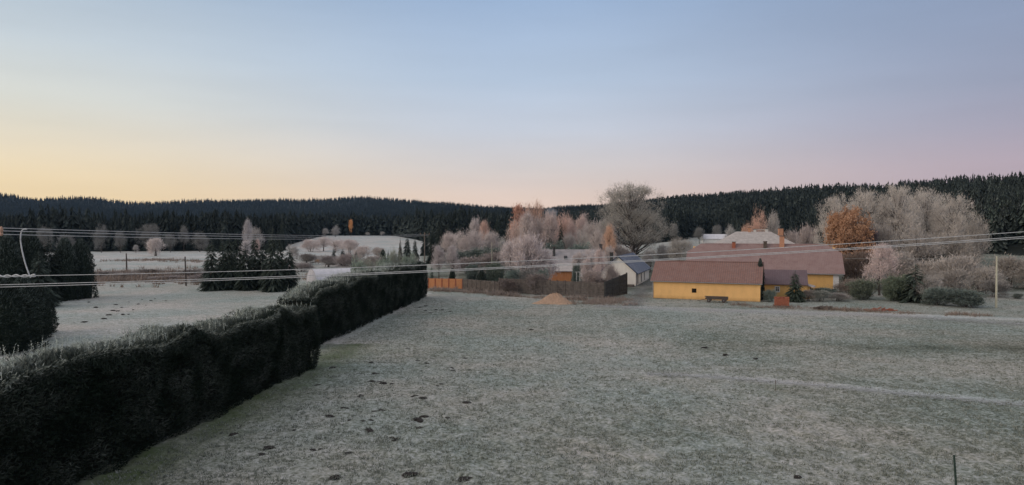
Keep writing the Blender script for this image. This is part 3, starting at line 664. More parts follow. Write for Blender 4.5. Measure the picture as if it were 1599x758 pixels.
# ---- right
stand('huge grey frosted tree', 'of the tall screen on the right', 'frosted tree', 'tall grey frosted trees on the right',
      [('big2', 1306, 150, 305, 70, (.90, .86, .81, 1)), ('big1', 1345, 156, 297, 84, (.90, .86, .81, 1)), ('big2', 1397, 152, 289, 92, (.90, .86, .81, 1)), ('big1', 1446, 156, 296, 92, (.90, .86, .81, 1)), ('big2', 1493, 150, 304, 84, (.90, .86, .81, 1))], 'frosted_tree')
stand('grey frosted tree', 'of the middle row on the right', 'frosted tree', 'middle row of frosted trees on the right',
      [('round1', 1372, 134, 352, 64, (.60, .56, .52, 1)), ('round2', 1436, 128, 356, 80, (.64, .60, .56, 1)), ('round1', 1486, 130, 364, 74, (.64, .60, .55, 1)), ('round3', 1524, 136, 340, 46, (.60, .57, .53, 1))], 'frosted_tree')
o = plant('oak', 'oak_tree', 1321, 130, 325, 82, (.82, .84, .84, 1)); tag(o, 'copper orange oak beside the red roof', 'oak tree')
o = plant('oak', 'oak_tree', 1352, 128, 352, 52, (.26, .36, .6, 1)); tag(o, 'dull brown leafy tree right of the copper oak', 'oak tree')
o = plant('birch2', 'frosted_tree', 1374, 108, 385, 74, (1.0, .86, .84, 1)); tag(o, 'pink frosted bushy tree right of the yellow farmhouse', 'frosted tree')
o = plant('pine1', 'pine_tree', 1430, 98, 412, 58, (1.3, 1.3, 1.2, 1)); tag(o, 'young frosted pine beside the lane on the right', 'pine tree')
o = plant('spruce2', 'spruce_tree', 1242, 99, 422, 34, (1.8, 1.8, 1.6, 1)); tag(o, 'small frosted spruce before the yellow farmhouse', 'spruce tree')
o = plant('fat1', 'conifer_tree', 1187.5, 101.5, 404, 14, T); tag(o, 'narrow dark cypress at the right end of the yellow barn', 'cypress')
stand('low shrub', 'of the thicket right of the farmhouse', 'shrub', 'thicket on the right beside the lane',
      [('evergreen_bush', 1348, 102, 436, 52, (1.0, .95, .8, 1), 'olive low shrub'), ('shrub1', 1330, 106, 434, 50, (.44, .38, .34, 1), 'brownish tangled shrub'), ('shrub2', 1340, 121, 398, 66, (.34, .27, .23, 1), 'tall dark brown shrub'), ('evergreen_bush', 1397, 100, 430, 46, (1.0, 1.0, .8, 1), 'taller olive shrub'), ('fat2', 1418, 102, 430, 46, (1.3, 1.3, 1.2, 1), 'dense dark evergreen'), ('fat1', 1455, 130, 392, 90, (1.3, 1.3, 1.3, 1), 'broad dark evergreen'), ('shrub2', 1405, 119, 398, 74, (.66, .62, .58, 1), 'grey frosted shrub'), ('shrub1', 1448, 116, 404, 80, (.70, .66, .62, 1), 'grey frosted shrub'), ('shrub1', 1452, 97, 428, 44, (.62, .60, .58, 1), 'grey frosted shrub'), ('evergreen_bush', 1468, 94, 448, 56, T, 'low dark shrub'), ('shrub2', 1500, 113, 404, 84, (.70, .66, .62, 1), 'tall grey frosted shrub'), ('shrub1', 1536, 110, 416, 60, (.66, .63, .59, 1), 'grey frosted shrub'), ('shrub2', 1492, 102, 424, 60, (.56, .53, .50, 1), 'tall grey shrub'), ('evergreen_bush', 1510, 92, 452, 62, T, 'spreading dark shrub')], 'shrub')
stand('grey frosted bush', 'of those behind the pale pole', 'shrub', 'bushes around the pale pole',
      [('shrub1', 1532, 118, 414, 60, (.58, .55, .52, 1)), ('shrub2', 1574, 124, 404, 70, (.60, .57, .53, 1)), ('shrub1', 1618, 120, 408, 70, (.60, .57, .53, 1)), ('shrub2', 1553, 106, 440, 50, (.42, .41, .40, 1)), ('evergreen_bush', 1590, 103, 458, 18, (1.3, 1.2, 1.2, 1), 'small dark bush')], 'shrub')
stand('low frosted shrub', 'of those before the farmhouse', 'shrub', 'shrubs before the yellow farmhouse',
      [('evergreen_bush', 1202, 99, 452, 24, (1.3, 1.3, 1.3, 1), 'dark tangled shrub'), ('shrub1', 1262, 100, 452, 30, (.50, .44, .40, 1), 'brownish shrub'), ('shrub2', 1283, 99, 455, 36, (.42, .45, .42, 1)), ('shrub1', 1310, 100, 457, 40, (.52, .50, .48, 1)), ('evergreen_bush', 1290, 105, 449, 44, T, 'dark clipped shrub')], 'shrub')

stand('low frosted shrub', 'along the stream in the left meadow', 'shrub', 'low shrubs along the stream',
      [('shrub1', 160, 152, 424, 60, (.36, .34, .34, 1)), ('shrub2', 200, 148, 427, 66, (.46, .43, .43, 1)), ('shrub1', 232, 158, 420, 52, (.36, .34, .33, 1)), ('shrub2', 262, 140, 432, 70, (.50, .46, .46, 1)), ('shrub1', 300, 150, 420, 66, (.38, .36, .35, 1)), ('shrub2', 318, 136, 430, 60, (.5, .46, .46, 1)), ('shrub1', 470, 170, 410, 44, (.52, .48, .48, 1)), ('shrub2', 478, 200, 398, 40, (.42, .40, .38, 1)), ('shrub1', 440, 190, 404, 46, (.5, .47, .46, 1))], 'shrub')
stand('dark undergrowth bush', 'under the frosted belts behind the garden', 'shrub', 'undergrowth beneath the frosted belts',
      [('evergreen_bush', 712, 190, 391, 40, T), ('evergreen_bush', 744, 185, 388, 44, T), ('evergreen_bush', 772, 180, 386, 46, T), ('shrub1', 730, 160, 400, 60, (.5, .45, .44, 1), 'grey twiggy bush'), ('shrub2', 775, 158, 397, 60, (.48, .43, .42, 1), 'grey twiggy bush'), ('evergreen_bush', 862, 158, 378, 50, T), ('evergreen_bush', 905, 160, 380, 50, (1.4, 1.4, 1.4, 1)), ('shrub2', 960, 160, 386, 60, (.6, .55, .53, 1), 'grey twiggy bush')], 'shrub')
stand('twiggy brownish shrub', 'growing against the front of the garden wall', 'shrub', 'twiggy shrubs before the garden wall',
      [('shrub1', 795, 112, 436, 44, (.34, .29, .27, 1)), ('shrub2', 838, 110, 430, 46, (.42, .37, .35, 1)), ('shrub1', 880, 109, 440, 40, (.30, .27, .25, 1)), ('shrub2', 925, 107.5, 426, 44, (.62, .54, .51, 1)), ('shrub1', 945, 107, 434, 34, (.4, .34, .31, 1))], 'shrub')
# ================================================================ FOREST
def build_forest():
    rng = np.random.default_rng(99)
    pts = []
    # candidate positions on a jittered polar lattice
    r = 205.0
    while r < 2650:
        s = max(4.6, r * .0048)
        a0, a1 = math.radians(-38.5), math.radians(38.5)
        n = int((a1 - a0) * r / s)
        a = np.linspace(a0, a1, n) + rng.uniform(-.5, .5, n) * s / r
        rr = r + rng.uniform(-.5, .5, n) * s
        pts.append(np.stack([rr * np.sin(a), rr * np.cos(a)], 1)); r += s * .95
    P = np.concatenate(pts); x, y = P[:, 0], P[:, 1]; rr = np.hypot(x, y)
    u = _uv(x, y); rd = np.interp(u, RDU, RDV)
    ok = (rr > np.interp(u, R0U, R0V) + rng.uniform(0, 8, len(x))) & (rr < rd + 60)
    x, y, rr, u = x[ok], y[ok], rr[ok], u[ok]; z = terrain(x, y)
    stand_h = 16.5 + 5 * (vnoise(x, y, 90, 41) - .5) + 5 * (vnoise(x, y, 30, 42) - .5) + 5 * (vnoise(x, y, 13, 43) - .5)
    h = stand_h * rng.uniform(.8, 1.14, len(x)) * np.interp(rr, [700, 1300], [1, .72])
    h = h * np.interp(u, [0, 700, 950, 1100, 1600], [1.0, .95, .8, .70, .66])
    od = np.argsort(rr); bins = np.full(1600, -9.0); keep = np.zeros(len(x), bool)
    ang = np.arctan2(x, y)
    for i in od:
        b = int((ang[i] + .69) / 1.38 * 1600); hw = max(1, int(h[i] * .13 / rr[i] / 1.38 * 1600))
        t = (z[i] + h[i] - CH) / rr[i]; seg = bins[max(b - hw, 0):b + hw + 1]
        if len(seg) == 0: continue
        if t > seg.min() - .12 * h[i] / rr[i]: keep[i] = True
        tb = (z[i] + .62 * h[i] - CH) / rr[i]
        np.maximum(seg, tb, out=seg)
    x, y, z, h, rr, u = [q[keep] for q in (x, y, z, h, rr, u)]
    w = h * rng.uniform(.28, .42, len(x)) * np.interp(rr, [600, 1400], [1, 1.4])
    od = np.argsort(rr); x, y, z, h, rr, u, w = [q[od] for q in (x, y, z, h, rr, u, w)]
    # templates of three levels of detail
    def tri_tree(seed, lev, nb, sub, pw=.8):
        g = np.random.default_rng(seed); Ps = []; Fr = []
        for l in range(lev):
            t = l / lev; rad = .5 * (1 - t) ** pw + .02
            for b in range(max(3, int(nb * (1 - .5 * t)))):
                a = g.uniform(0, 6.283); ln = rad * g.uniform(.7, 1.2); z0 = .06 + .94 * t + g.uniform(-.4, .4) / lev
                dr = np.array([math.cos(a), math.sin(a), 0]); sd = np.array([-dr[1], dr[0], 0]); f = g.uniform(0, 1)
                top = np.array([0, 0, z0 + .9 / lev]); zt = z0 - .22 * ln
                k = .55 if not sub else .3
                Ps += [top, dr * ln * .85 - sd * ln * k + [0, 0, zt], dr * ln + [0, 0, zt - .03 * g.random()]]; Fr += [.05, f * .4, f]
                Ps += [top, dr * ln + [0, 0, zt - .02], dr * ln * .8 + sd * ln * k + [0, 0, zt]]; Fr += [.05, f, f * .4]
        Ps += [[-.02, 0, .9], [.02, 0, .9], [0, 0, 1.04]]; Fr += [.3, .3, .5]
        return np.array(Ps, float), np.array(Fr)
    hi = [tri_tree(s, 16, 10, True, p) for s, p in ((1, .8), (2, .65), (3, .42), (4, .75))]; mid = [tri_tree(s, 10, 6, False, p) for s, p in ((5, .75), (6, .45), (7, .65))]; lo = [tri_tree(s, 5, 5, False) for s in (8, 9, 10)]
    # the nearest trees stand as individuals
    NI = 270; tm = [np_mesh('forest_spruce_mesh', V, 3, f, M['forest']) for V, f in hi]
    for i in range(NI):
        o = bpy.data.objects.new('forest_spruce', tm[i % 4]); COL.objects.link(o)
        o.location = (x[i], y[i], z[i] - .2); o.scale = (w[i], w[i], h[i]); o.rotation_euler = (0, 0, rng.uniform(0, 6.28))
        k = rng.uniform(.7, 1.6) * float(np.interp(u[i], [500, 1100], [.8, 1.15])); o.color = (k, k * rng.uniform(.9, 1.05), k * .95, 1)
        if u[i] < 470: lab, g = 'dark spruce in the front rows of the forest beyond the left meadow', 'front spruces beyond the left meadow'
        elif u[i] < 1000: lab, g = 'dark spruce in the front rows of the forest behind the frosted gardens', 'front spruces behind the frosted gardens'
        elif u[i] < 1290: lab, g = 'dark spruce at the foot of the wooded hillside behind the farmhouse', 'front spruces behind the farmhouse'
        else: lab, g = 'dark spruce at the foot of the steep wooded slope on the right', 'front spruces on the right slope'
        tag(o, lab, 'spruce tree', g)
    Vs = []; Fs = []
    for sel, tl in ((np.arange(NI, len(x))[rr[NI:] < 480], hi), (np.arange(NI, len(x))[(rr[NI:] >= 480) & (rr[NI:] < 1000)], mid), (np.arange(NI, len(x))[rr[NI:] >= 1000], lo)):
        for j, (V, f) in enumerate(tl):
            s = sel[j::len(tl)]
            if len(s) == 0: continue
            a = rng.uniform(0, 6.283, len(s)); ca, sa = np.cos(a), np.sin(a)
            vx = (V[None, :, 0] * ca[:, None] - V[None, :, 1] * sa[:, None]) * w[s][:, None] + x[s][:, None]
            vy = (V[None, :, 0] * sa[:, None] + V[None, :, 1] * ca[:, None]) * w[s][:, None] + y[s][:, None]
            vz = V[None, :, 2] * h[s][:, None] + z[s][:, None] - .3
            Vs.append(np.stack([vx, vy, vz], -1).reshape(-1, 3))
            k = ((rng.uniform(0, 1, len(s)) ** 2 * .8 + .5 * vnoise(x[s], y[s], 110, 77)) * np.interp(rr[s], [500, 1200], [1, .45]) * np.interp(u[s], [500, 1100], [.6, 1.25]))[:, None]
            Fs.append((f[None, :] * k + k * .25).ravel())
    V = np.concatenate(Vs); Fr = np.concatenate(Fs).clip(0, 1)
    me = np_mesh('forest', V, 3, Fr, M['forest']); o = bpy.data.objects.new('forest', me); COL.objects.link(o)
    tag(o, 'dark spruce forest covering the distant hills', 'forest', kind='stuff')
    print('forest trees', len(x), 'tris', len(V) // 3)
build_forest()

# ================================================================ HEDGES
def hedge(name, A, B, thick, h0, h1, dens, size, label, seed, crown=0.0):
    dens *= 1.3
    """A,B: base line of the face toward the field; the hedge lies to its left"""
    rng = np.random.default_rng(seed); A = np.array(A); B = np.array(B); L = np.linalg.norm(B - A); t = (B - A) / L; nrm = np.array([-t[1], t[0]])
    if nrm[0] > 0: nrm = -nrm          # away from the field (to the left)
    root = empty(name, (A[0], A[1], 0)); tag(root, label, 'hedge', 'evergreen hedges along the field')
    def lump(s, q): return (vnoise(s, q, 1.7, seed) - .5) * .5 + (vnoise(s, q, .5, seed + 1) - .5) * .3
    def P(s, off, z): return np.stack([t[0] * s + nrm[0] * off, t[1] * s + nrm[1] * off, z], 1)
    def H(s): return h0 + (h1 - h0) * s / L + crown * np.sin(np.pi * (s / L).clip(0, 1)) + (vnoise(s, s * 0, 2.6, seed + 5) - .5) * .7
    # solid inside
    ns = int(L / .8); V = []; Fc = []
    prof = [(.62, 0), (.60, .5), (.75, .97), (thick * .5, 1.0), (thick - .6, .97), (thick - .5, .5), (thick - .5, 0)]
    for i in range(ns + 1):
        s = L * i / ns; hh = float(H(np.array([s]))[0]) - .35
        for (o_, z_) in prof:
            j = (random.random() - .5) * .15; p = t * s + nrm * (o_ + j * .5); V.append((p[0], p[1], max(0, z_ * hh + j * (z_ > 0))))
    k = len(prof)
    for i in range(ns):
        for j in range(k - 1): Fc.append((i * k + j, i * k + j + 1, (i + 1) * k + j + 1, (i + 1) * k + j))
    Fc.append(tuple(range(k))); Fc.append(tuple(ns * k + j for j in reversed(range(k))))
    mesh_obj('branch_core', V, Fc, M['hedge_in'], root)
    Vs = []; Fr = []
    def add(Pp, D, Ln, Wd, f):
        Vs.append(slivers(rng, Pp, unit(D), Ln, Wd)); ff = np.repeat(f, 3); ff[2::3] = (ff[2::3] * 1.5); Fr.append(ff)
    # field face, back face
    for side in (0, 1):
        n = int(L * (h0 + h1) / 2 * dens * (1 if side == 0 else .3)); s = rng.uniform(0, L, n); z = rng.uniform(0, 1, n) ** .9 * H(s)
        off = lump(s, z) + rng.uniform(-.1, .25, n) + .15
        if side: off = thick - off
        n3 = np.array([nrm[0], nrm[1], 0]) * (-1 if side == 0 else 1)
        D = n3 * .9 + np.array([0, 0, .45]) + rng.normal(size=(n, 3)) * .55
        topness = ((z - (H(s) - .8)) / .8).clip(0, 1)
        add(P(s, off, z), D, rng.uniform(.6, 1.5, n) * size, rng.uniform(.6, 1.4, n) * size * .34, (rng.uniform(0, .07, n) * (vnoise(s, z, .9, seed + 9) * 1.6) ** 2 + rng.uniform(.0, .34, n) * topness ** 2.0))
    # ends
    for s0, sg in ((0, -1), (L, 1)):
        n = int(thick * h1 * dens); off = rng.uniform(.05, thick - .05, n); z = rng.uniform(0, 1, n) * H(np.full(n, s0)); s = s0 + sg * (-.1 + lump(off, z) * .6)
        D = np.array([t[0], t[1], 0]) * sg * .9 + np.array([0, 0, .4]) + rng.normal(size=(n, 3)) * .55
        add(P(s, off, z), D, rng.uniform(.6, 1.5, n) * size, rng.uniform(.6, 1.4, n) * size * .34, rng.uniform(0, .08, n))
    # top
    n = int(L * thick * dens * 1.3); s = rng.uniform(0, L, n); off = rng.uniform(0, thick, n)
    z = H(s) + lump(s, off) * .8 - rng.uniform(0, .3, n) - .5 * (np.abs(off / thick - .5) * 2) ** 4
    D = np.array([0, 0, 1.0]) + rng.normal(size=(n, 3)) * .6
    add(P(s, off, z), D, rng.uniform(.6, 1.6, n) * size, rng.uniform(.6, 1.4, n) * size * .3, rng.uniform(.2, 1, n) * (.45 + .55 * vnoise(s, off, 1.0, seed + 8)) * (1.5 * (off / thick) - .12).clip(.05, 1))
    me = np_mesh('hedge_foliage', np.concatenate(Vs), 3, np.concatenate(Fr).clip(0, 1), M['hedge'])
    o = bpy.data.objects.new('foliage', me); COL.objects.link(o); o.parent = root
    # upright frosted leader shoots
    Vs.clear(); Fr.clear(); m = int(L * 15)
    s = rng.uniform(0, L, m); off = thick * rng.uniform(.06, 1, m) ** .7; ht = rng.uniform(.1, .62, m) * (.6 + .8 * vnoise(s, off, 2, 3))
    base = P(s, off, H(s) + lump(s, off) * .8 - .2); lean = rng.normal(size=(m, 3)) * .16; lean[:, 2] = 1
    add(base, lean, ht + .2, np.full(m, .03), rng.uniform(.65, 1, m))
    for k in range(9):
        q = rng.uniform(.15, 1, m); pp = base + unit(lean) * ((ht + .2) * q)[:, None]
        D = rng.normal(size=(m, 3)); D[:, 2] = np.abs(D[:, 2]) * .5 + .5
        add(pp, D, (1.25 - q) * .17 * rng.uniform(.6, 1.3, m), np.full(m, .03), rng.uniform(.6, 1, m))
    me = np_mesh('hedge_shoots', np.concatenate(Vs), 3, np.concatenate(Fr).clip(0, 1), M['hedge'])
    o = bpy.data.objects.new('shoots', me); COL.objects.link(o); o.parent = root; o['label'] = 'upright frosted shoots along the top'
    return root
b1 = gp(497, 572); b0 = gp(130, 758)
dirn = np.array(b1) - np.array(b0); st = np.array(b0) - dirn * .62
hedge('hedge', tuple(st), b1, 3.2, 5.1, 4.5, 330, .17, 'long near evergreen hedge with frosted top at the lower left', 31)
hedge('hedge', gp(489, 545), gp(667, 464), 3.2, 4.55, 5.05, 230, .19, 'farther evergreen hedge section reaching to the orange fence', 47, .3)

# ================================================================ BUILDINGS
def frame_at(p, q):
    """origin p, x axis toward q"""
    return math.atan2(q[1] - p[1], q[0] - p[0]), math.hypot(q[0] - p[0], q[1] - p[1])
def gable_walls(mb, L, D, ez, rz, t=.35, holes=(), back=True):
    mb.wall(0, L, 0, ez, 0, t, holes)
    for x0, x1 in ((0, t), (L - t, L)):
        b = len(mb.v); a = t; d = D
        ya, yb, ym = t + .003, D, D / 2
        k = (rz - ez) / (D / 2)
        prof = [(ya, 0), (yb, 0), (yb, ez), (ym, rz), (ya, ez + k * ya * .98)]
        mb.v += [(x0, p[0], p[1] - (.05 if p[1] > ez else 0)) for p in prof] + [(x1, p[0], p[1] - (.05 if p[1] > ez else 0)) for p in prof]
        n = 5; mb.f += [tuple(b + i for i in reversed(range(n))), tuple(b + n + i for i in range(n))] + [(b + i, b + (i + 1) % n, b + n + (i + 1) % n, b + n + i) for i in range(n)]
    if back: mb.box(t + .003, L - t - .003, D - t, D - .003, 0, ez)
def gable_roof(mb, L, D, ez, rz, oh=.4, og=.3, t=.14, half=0.0, full=0.0):
    k = (rz - ez) / (D / 2); e = ez - k * oh + t * .6; r = rz + t * .6; m = D / 2
    x0, x1 = -og, L + og
    if full:
        a, b = x0 + full, x1 - full
        polys = [[(x0, -oh, e), (x1, -oh, e), (b, m, r), (a, m, r)], [(x1, D + oh, e), (x0, D + oh, e), (a, m, r), (b, m, r)], [(x0, D + oh, e), (x0, -oh, e), (a, m, r)], [(x1, -oh, e), (x1, D + oh, e), (b, m, r)]]
    elif half:
        a, b = x0 + half * 1.1, x1 - half * 1.1; zc = r - k * half * 1.0; yc = half * 1.0
        polys = [[(x0, -oh, e), (x1, -oh, e), (x1, m - yc, zc), (b, m, r), (a, m, r), (x0, m - yc, zc)],
                 [(x1, D + oh, e), (x0, D + oh, e), (x0, m + yc, zc), (a, m, r), (b, m, r), (x1, m + yc, zc)],
                 [(x0, m + yc, zc), (x0, m - yc, zc), (a, m, r)], [(x1, m - yc, zc), (x1, m + yc, zc), (b, m, r)]]
    else:
        polys = [[(x0, -oh, e), (x1, -oh, e), (x1, m, r), (x0, m, r)], [(x1, D + oh, e), (x0, D + oh, e), (x0, m, r), (x1, m, r)]]
    mb.slab(polys, t)
def window(parent, x, z, w, h, y, depth=.12, fr=.06, mull=True, frame_mat=None, name='window'):
    """frame proud of the wall, pane set back in it"""
    mb = MB(); a, b, c, d = x - w / 2, x + w / 2, z, z + h
    mb.box(a - fr, b + fr, y - .03, y + depth, d, d + fr); mb.box(a - fr, b + fr, y - .05, y + depth, c - fr, c)
    mb.box(a - fr, a, y - .03, y + depth, c, d); mb.box(b, b + fr, y - .03, y + depth, c, d)
    o = mb.build(name, frame_mat or M['paint'], parent)
    p = MB().box(a, b, y + .02, y + .05, c, d).build('pane', M['glass'], o)
    if mull:
        MB().box(x - .025, x + .025, y - .005, y + .018, c, d).box(a, x - .027, y - .005, y + .018, c + h * .6, c + h * .6 + .04).box(x + .027, b, y - .005, y + .018, c + h * .6, c + h * .6 + .04).build('glazing_bar', frame_mat or M['paint'], o)
    return o
mg, ntg, bg = newmat('window_glass', .08, .6); bg.inputs['Base Color'].default_value = (.02, .022, .026, 1); M['glass'] = mg
def chimney(parent, x, y, z0, z1, w, mat, cap=True):
    mb = MB().box(x - w / 2, x + w / 2, y - w / 2, y + w / 2, z0, z1); o = mb.build('chimney', mat, parent)
    if cap: MB().box(x - w * .62, x + w * .62, y - w * .62, y + w * .62, z1 + .003, z1 + .12).build('chimney_cap', M['concrete'], o)
    return o

# ---- yellow barn
pA, pB = gp(1019, 465.5), gp(1187, 471.5)
yaw, Lb = frame_at(pA, pB)
barn = empty('barn', (pA[0], pA[1], 0), yaw); tag(barn, 'long yellow barn with brown tiled roof beside the lane', 'barn')
hx0 = Lb * (1086 - 1019) / 168
mb = MB(); gable_walls(mb, Lb, 7.6, 2.72, 5.25, holes=((hx0 - .33, hx0 + .33, .95, 1.58),)); mb.build('wall', M['yellow'], barn)
MB().box(hx0 - .5, hx0 + .5, .36, .40, .8, 1.7).build('painted_shade_panel', M['dark'], barn)  # flat dark panel behind the hole, painted as the barn's unlit inside
mb = MB()
for x in (hx0 - .1, hx0 + .11): mb.box(x - .015, x + .015, .1, .13, .95, 1.58)
mb.build('window_bars', M['wood'], barn)
mb = MB(); gable_roof(mb, Lb, 7.6, 2.72, 5.25, .30, .3); rf = mb.build('roof', M['tile'], barn)
mb = MB()                                   # ridge caps, tile by tile
n = int(Lb / .36)
for i in range(n + 1):
    x = -.25 + i * (Lb + .5) / (n + 1); mb.tube([(x, 3.8, 5.335), (x + .39, 3.8, 5.355)], .11, 6)
mb.build('ridge_tiles', M['tile'], rf)
MB().tube([(-.3, -.37, 2.50), (Lb + .3, -.37, 2.46)], .06, 8).build('gutter', M['metal'], barn)
MB().tube([(.05, -.08, 2.5), (.05, -.08, .05)], .045, 8).build('downpipe', M['metal'], barn)
MB().box(Lb + .003, Lb + .05, 1.0, 1.9, .05, 2.0).build('door', M['wood'], barn)
MB().box(-.02, .12, -.02, -.004, .0, 2.6).build('corner_band', M['white'], barn)
# ---- large farmhouse
pR = gp(1309, 459.5); yw = R(-19); Lf = 22.6
pL = (pR[0] - Lf * math.cos(yw), pR[1] - Lf * math.sin(yw))
farm = empty('farmhouse', (pL[0], pL[1], 0), yw); tag(farm, 'large farmhouse with broad faded red half hipped roof', 'farmhouse')
mb = MB(); gable_walls(mb, Lf, 12, 3.45, 7.25); mb.build('wall', M['yellow2'], farm)
mb = MB(); gable_roof(mb, Lf, 12, 3.45, 7.60, .45, .9, .16, half=2.0); frf = mb.build('roof', M['tile2'], farm)
MB().box(Lf - .75, Lf + .06, -.06, -.003, 0, 3.3).build('corner_pilaster', M['white'], farm)
MB().tube([(-.8, -.55, 3.12), (Lf + .8, -.55, 3.10)], .07, 8).build('gutter', M['metal'], farm)
def fx(u, dloc=6.0):                        # local x where the roof ridge crosses a direction
    c, s = math.cos(yw), math.sin(yw); k = (u - CU) / F
    X0 = pL[0] - dloc * s; Y0 = pL[1] + dloc * c
    return (k * Y0 - X0) / (c - k * s)
chimney(frf, fx(1146, 5.2), 5.2, 6.6, 7.95, .55, M['brick'])
chimney(frf, fx(1195, 5.2), 5.2, 6.6, 8.05, .55, M['wood'])
chimney(frf, fx(1221, 5.4), 5.4, 6.6, 9.0, .75, M['brick_or'])
o = MB().slab([[(fx(1215, 1) - .5, 1.0, 4.0), (fx(1215, 1) + .5, 1.0, 4.0), (fx(1215, 1) + .35, 1.7, 4.5), (fx(1215, 1) - .35, 1.7, 4.5)]], .25).build('roof_hatch', M['paint'], frf)
mb = MB()
for i in range(int(Lf - 4) * 2): mb.tube([(2.0 + i * .5, 6, 7.63), (2.53 + i * .5, 6, 7.66)], .12, 6)
mb.build('ridge_tiles', M['tile2'], frf)
# ---- annex
aA = at(1193, 104.5); 
ann = empty('annex', (aA[0], aA[1], 0), yw); tag(ann, 'low annex with dark violet roof between barn and farmhouse', 'annex')
La = 6.0
hw = 1.9
mb = MB(); gable_walls(mb, La, 5.2, 2.25, 4.0, holes=((hw - .22, hw + .22, 1.0, 1.62),)); mb.build('wall', M['yellow2'], ann)
mb = MB(); gable_roof(mb, La, 5.2, 2.25, 4.0, .35, .1, .12); mb.build('roof', M['tile3'], ann)
window(ann, hw, 1.0, .44, .62, 0.003, .1, .14)
# porch
pA2 = at(1250, 103.3)
por = empty('porch', (pA2[0], pA2[1], 0), R(-28)); tag(por, 'small ochre porch with white sloping roof by the farmhouse', 'porch')
mb = MB(); mb.wall(0, 1.3, 0, 1.95, 0, .2, ()); mb.box(0, .2, .203, 2.2, 0, 2.0).box(1.1, 1.3, .203, 2.2, 0, 1.7); mb.build('wall', M['yellow2'], por)
MB().slab([[(-.2, -.25, 2.35), (1.9, -.25, 1.75), (1.9, 2.4, 1.75), (-.2, 2.4, 2.35)]], .12).build('roof', M['paleroof'], por)
MB().box(1.35, 1.75, .3, .36, 0, 1.55).build('door', simple('green_door', (.03, .06, .03, 1), (.05, .09, .05, 1)), por)
# ---- white house
p0 = at(993, 126); p1 = at(1013.5, 144.5)
yv, Lw = frame_at(p0, p1)                   # x axis runs away along the eave wall
wh = empty('white_house', (p0[0], p0[1], 0), yv); tag(wh, 'small white house with blue metal roof beside the big linden', 'house')
# local: x along length, y to the left (depth of the gable)
Dw = 6.4; ezw, rzw = 2.55, 5.35
mb = MB(); holes = [(2.2, 3.0, .35, 2.05), (7.2, 7.95, .35, 2.05), (11.6, 12.3, .35, 2.05)]
mb.wall(0, Lw, 0, ezw, 0, .3, [h for h in holes]); mb.box(.303, Lw - .303, Dw - .3, Dw, 0, ezw)
for x0, x1 in ((0, .3), (Lw - .3, Lw)):
    b = len(mb.v); prof = [(.303, 0), (Dw, 0), (Dw, ezw), (Dw / 2, rzw - .03), (.303, ezw + .22)]
    mb.v += [(x0, p[0], p[1]) for p in prof] + [(x1, p[0], p[1]) for p in prof]; n = 5
    mb.f += [tuple(b + i for i in reversed(range(n))), tuple(b + n + i for i in range(n))] + [(b + i, b + (i + 1) % n, b + n + (i + 1) % n, b + n + i) for i in range(n)]
mb.build('wall', M['cream'], wh)
mb = MB(); gable_roof(mb, Lw, Dw, ezw, rzw, .35, .35, .1); wr = mb.build('roof', M['blueroof'], wh)
k = (rzw - ezw) / (Dw / 2); mb = MB(); tilt = .06
for i in range(int(Lw / .62) + 1):
    x = -.3 + i * .62
    mb.slab([[(x, -.36, ezw - k * .36 + .105), (x + .05, -.36, ezw - k * .36 + .105), (x + .05, Dw / 2, rzw + .105), (x, Dw / 2, rzw + .105)]], .05)
mb.build('standing_seams', M['bluetrim'], wr)
MB().slab([[(-.40, -.40, ezw - k * .4 + .09), (-.352, -.40, ezw - k * .4 + .09), (-.352, Dw / 2, rzw + .11), (-.40, Dw / 2, rzw + .11)], [(-.352, Dw + .40, ezw - k * .4 + .09), (-.40, Dw + .40, ezw - k * .4 + .09), (-.40, Dw / 2, rzw + .11), (-.352, Dw / 2, rzw + .11)]], .2).build('verge_trim', M['bluetrim'], wr)
MB().tube([(-.35, -.42, ezw - .38), (Lw + .3, -.42, ezw - .36)], .07, 8).build('gutter', M['bluetrim'], wh)
MB().tube([(-.02, -.1, ezw - .3), (-.02, -.1, .05)], .05, 8).build('downpipe', M['bluetrim'], wh)
for h in holes: window(wh, (h[0] + h[1]) / 2, h[2], h[1] - h[0], h[3] - h[2], .003, .12, .05, frame_mat=M['bluetrim'])
MB().box(6.6, 7.4, 1.55, 2.2, 4.0, 4.03).build('skylight', M['glass'], wr)
chimney(wr, 1.4, Dw * .72, 3.8, 5.9, .55, M['concrete_dark'])
MB().box(-2.4, -.36, .2, 2.6, 0, .35).build('doorstep', M['concrete'], wh)
# ---- hidden grey roofed house and timber garage
gA = at(846, 150)
gh = empty('grey_roofed_house', (gA[0], gA[1], 0), R(0)); tag(gh, 'long house with frosted grey roof behind the garden trees', 'house')
Lg = 13.4
mb = MB(); gable_walls(mb, Lg, 8, 2.7, 5.7); mb.build('wall', M['white'], gh)
mb = MB(); gable_roof(mb, Lg, 8, 2.7, 5.75, .5, .4); gr = mb.build('roof', M['greyroof'], gh)
chimney(gr, 2.7, 2.4, 4.2, 6.3, .6, M['concrete_dark']); chimney(gr, 13.0, 3.4, 4.8, 6.9, .6, M['concrete_dark'])
for x in (5.2, 9.4, 11.5):
    MB().slab([[(x - .35, 1.2, 3.85), (x + .35, 1.2, 3.85), (x + .35, 2.1, 4.52), (x - .35, 2.1, 4.52)]], .12).build('skylight', M['glass'], gr)
window(gh, 7.5, 1.0, 1.0, 1.1, -.003)
ga = empty('garage', (*at(856, 135), 0), 0); tag(ga, 'timber garage with orange board doors behind the garden wall', 'garage')
mb = MB(); gable_walls(mb, 4.6, 5, 2.35, 3.4); mb.build('wall', M['orange_wood'], ga)
